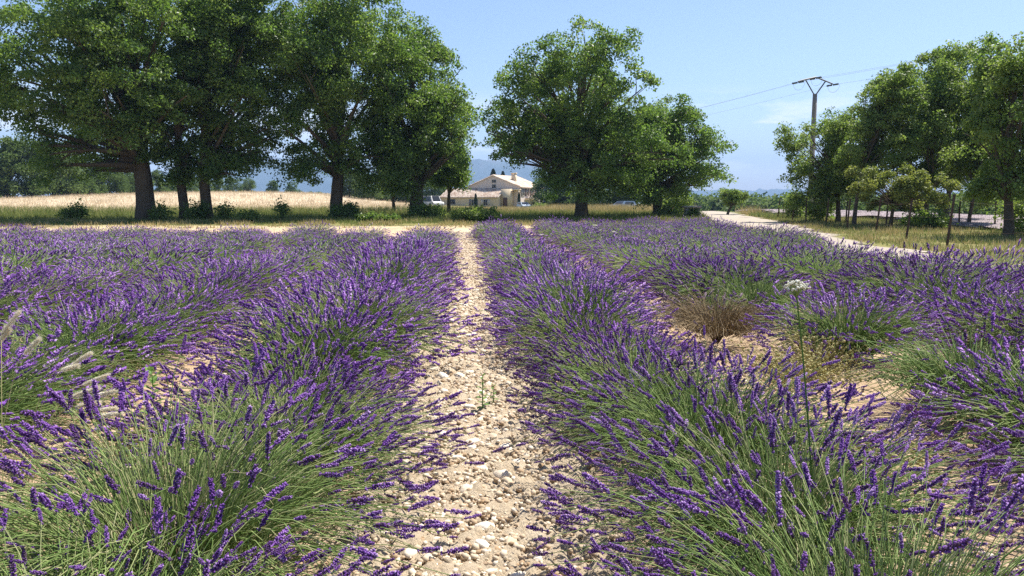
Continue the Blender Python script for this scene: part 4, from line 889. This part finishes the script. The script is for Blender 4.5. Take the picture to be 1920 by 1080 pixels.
# feathery grass at the left
g0 = np.array([-1.95, 3.3, .06]); t = thing('feather_grass', 'tuft of pale feathery grass heads leaning at the left edge', 'grass tuft', g0)
st = MB()
for (px, py, dx, dy) in [(152, 674, 34, -22), (180, 712, 45, -18), (190, 740, 48, -12), (160, 735, 48, -16), (205, 778, 46, -6), (165, 758, 40, -8), (200, 768, 30, -4), (20, 605, 32, -40), (60, 650, 26, -28), (8, 630, 20, -22), (130, 690, 30, -8)]:
    D = 3.25 + .35 * rng.random(); a = at(px - dx * .5, py - dy * .5, D) - g0; c = at(px + dx * .5, py + dy * .5, D) - g0
    st.tube(bez(np.array([-.1 + .1 * rng.random(), .05 * rng.normal(), 0]), a * np.array([.6, .6, 1.05]), a, 9), np.linspace(.002, .0013, 9), 4, .8)
    h_ = MB(); n = 700; f = rng.random(n); q = a + (c - a) * f[:, None] + rng.normal(size=(n, 3)) * .0045; ddr = (c - a) / np.linalg.norm(c - a); h_.inst(BL1_V, BL1_F, frames(ddr + rng.normal(size=(n, 3)) * .25), q, np.stack([np.full(n, .002), np.full(n, .014), np.full(n, .016)], -1))
    h_.tube([a, (a + c) / 2 + np.array([0, 0, .004]), c], [.004, .0068, .002], 8, .8); obj('seed_head', h_.mesh('seed_head', M['feather']), t)
obj('stem', st.mesh('stem', M['yweed']), t)
n = 240; x = rng.normal(size=n) * .14; y = rng.normal(size=n) * .12; gb = MB(); gb.inst(BLADE_V, BLADE_F, frames(np.stack([x * 3 + .3, y * 3, np.ones(n)], -1)), np.stack([x, y, 0 * x], -1), np.stack([np.full(n, .004), .3 + .2 * rng.random(n), .3 + .25 * rng.random(n)], -1)); obj('blade', gb.mesh('blade', M['greengrass']), t)
# broad leaved weeds
LV = np.array([[0, 0, 0], [.22, .3, .03], [.25, .6, .0], [0, 1, -.14], [-.25, .6, .0], [-.22, .3, .03], [0, .5, -.05]]); LF = np.array([[0, 1, 6], [1, 2, 6], [2, 3, 6], [3, 4, 6], [4, 5, 6], [5, 0, 6]])
leaf_me = mk_mesh('leaf', LV, LF, M['weed'], rng.random(6), smooth=True)
def weed(label, base, hgt, nleaf, lsz, name='weed', lean=(0, 0)):
    t = thing(name, label, 'weed', base); s_ = MB(); top = np.array([lean[0], lean[1], hgt]); s_.tube(bez(np.zeros(3), top * np.array([.2, .2, .5]), top, 8), np.linspace(.005, .002, 8), 5, .4); obj('stem', s_.mesh('stem', M['weed']), t)
    for k in range(nleaf):
        f = .12 + .88 * k / (nleaf - 1); p_ = top * np.array([f ** 2, f ** 2, f]); a = k * 2.4; z_ = .25 + .9 * f
        o = obj('leaf', leaf_me, t, p_, 0, lsz * (1.15 - .6 * f) * (.8 + .4 * rng.random())); o.rotation_euler = (z_ - .35, rng.normal() * .15, a)
weed('pale green broad leaved weed among the lavender at left', (at(286, 720, 4.2)[0], 4.2, .06), .50, 26, .11)
weed('thin green weed growing at the right edge of the stony path', (ground(905, 790)[0], ground(905, 790)[1], .06), .26, 20, .055)
weed('dark leafy weed rising from the first row right of the path', (at(972, 500, 11.5)[0], 11.5, .25), .68, 26, .17)
weed('small weed at the far foot of the path edge weed', (ground(925, 775)[0], ground(925, 775)[1], .06), .14, 12, .05)
def yellow_weed(label, base, wid, hgt, n, mat='yweed'):
    t = thing('dry_weed', label, 'weed', base); d = rng.normal(size=(n, 3)) * np.array([wid, wid, .0]) * .4; d[:, 2] = hgt * (.5 + .6 * rng.random(n)); s_ = MB(); f = MB()
    for e in d: s_.tube(bez(e * np.array([.25, .25, 0]), e * np.array([.6, .6, .6]), e, 5), .0016, 3, rng.random(), cap=False)
    for k in range(6):
        q = d * (1 - .09 * k) + rng.normal(size=d.shape) * .014; f.inst(IV1[:12], IF1[:20], frames(rng.normal(size=d.shape)), q, .006 + .006 * rng.random(len(q)))
    obj('stem', s_.mesh('stem', M[mat]), t); tag(obj('flower_cluster', f.mesh('flower_cluster', M[mat]), t), kind='stuff')
yellow_weed('patch of straw yellow weed in the bare gap between right rows', (2.5, 5.6, .03), .62, .30, 170)
yellow_weed('smaller straw yellow weed behind the large one in the right gap', (2.95, 6.1, .03), .5, .36, 120)
yellow_weed('low yellow weed on the bare soil beneath the green crowned bush at right', (2.2, 4.0, .03), .5, .16, 110)
yellow_weed('pale yellow weed in the gap left of the first left row', (-1.98, 8.9, .03), .5, .42, 130)
yellow_weed('dry straw weed tuft in the near left gap', (-1.9, 4.4, .03), .45, .18, 90)
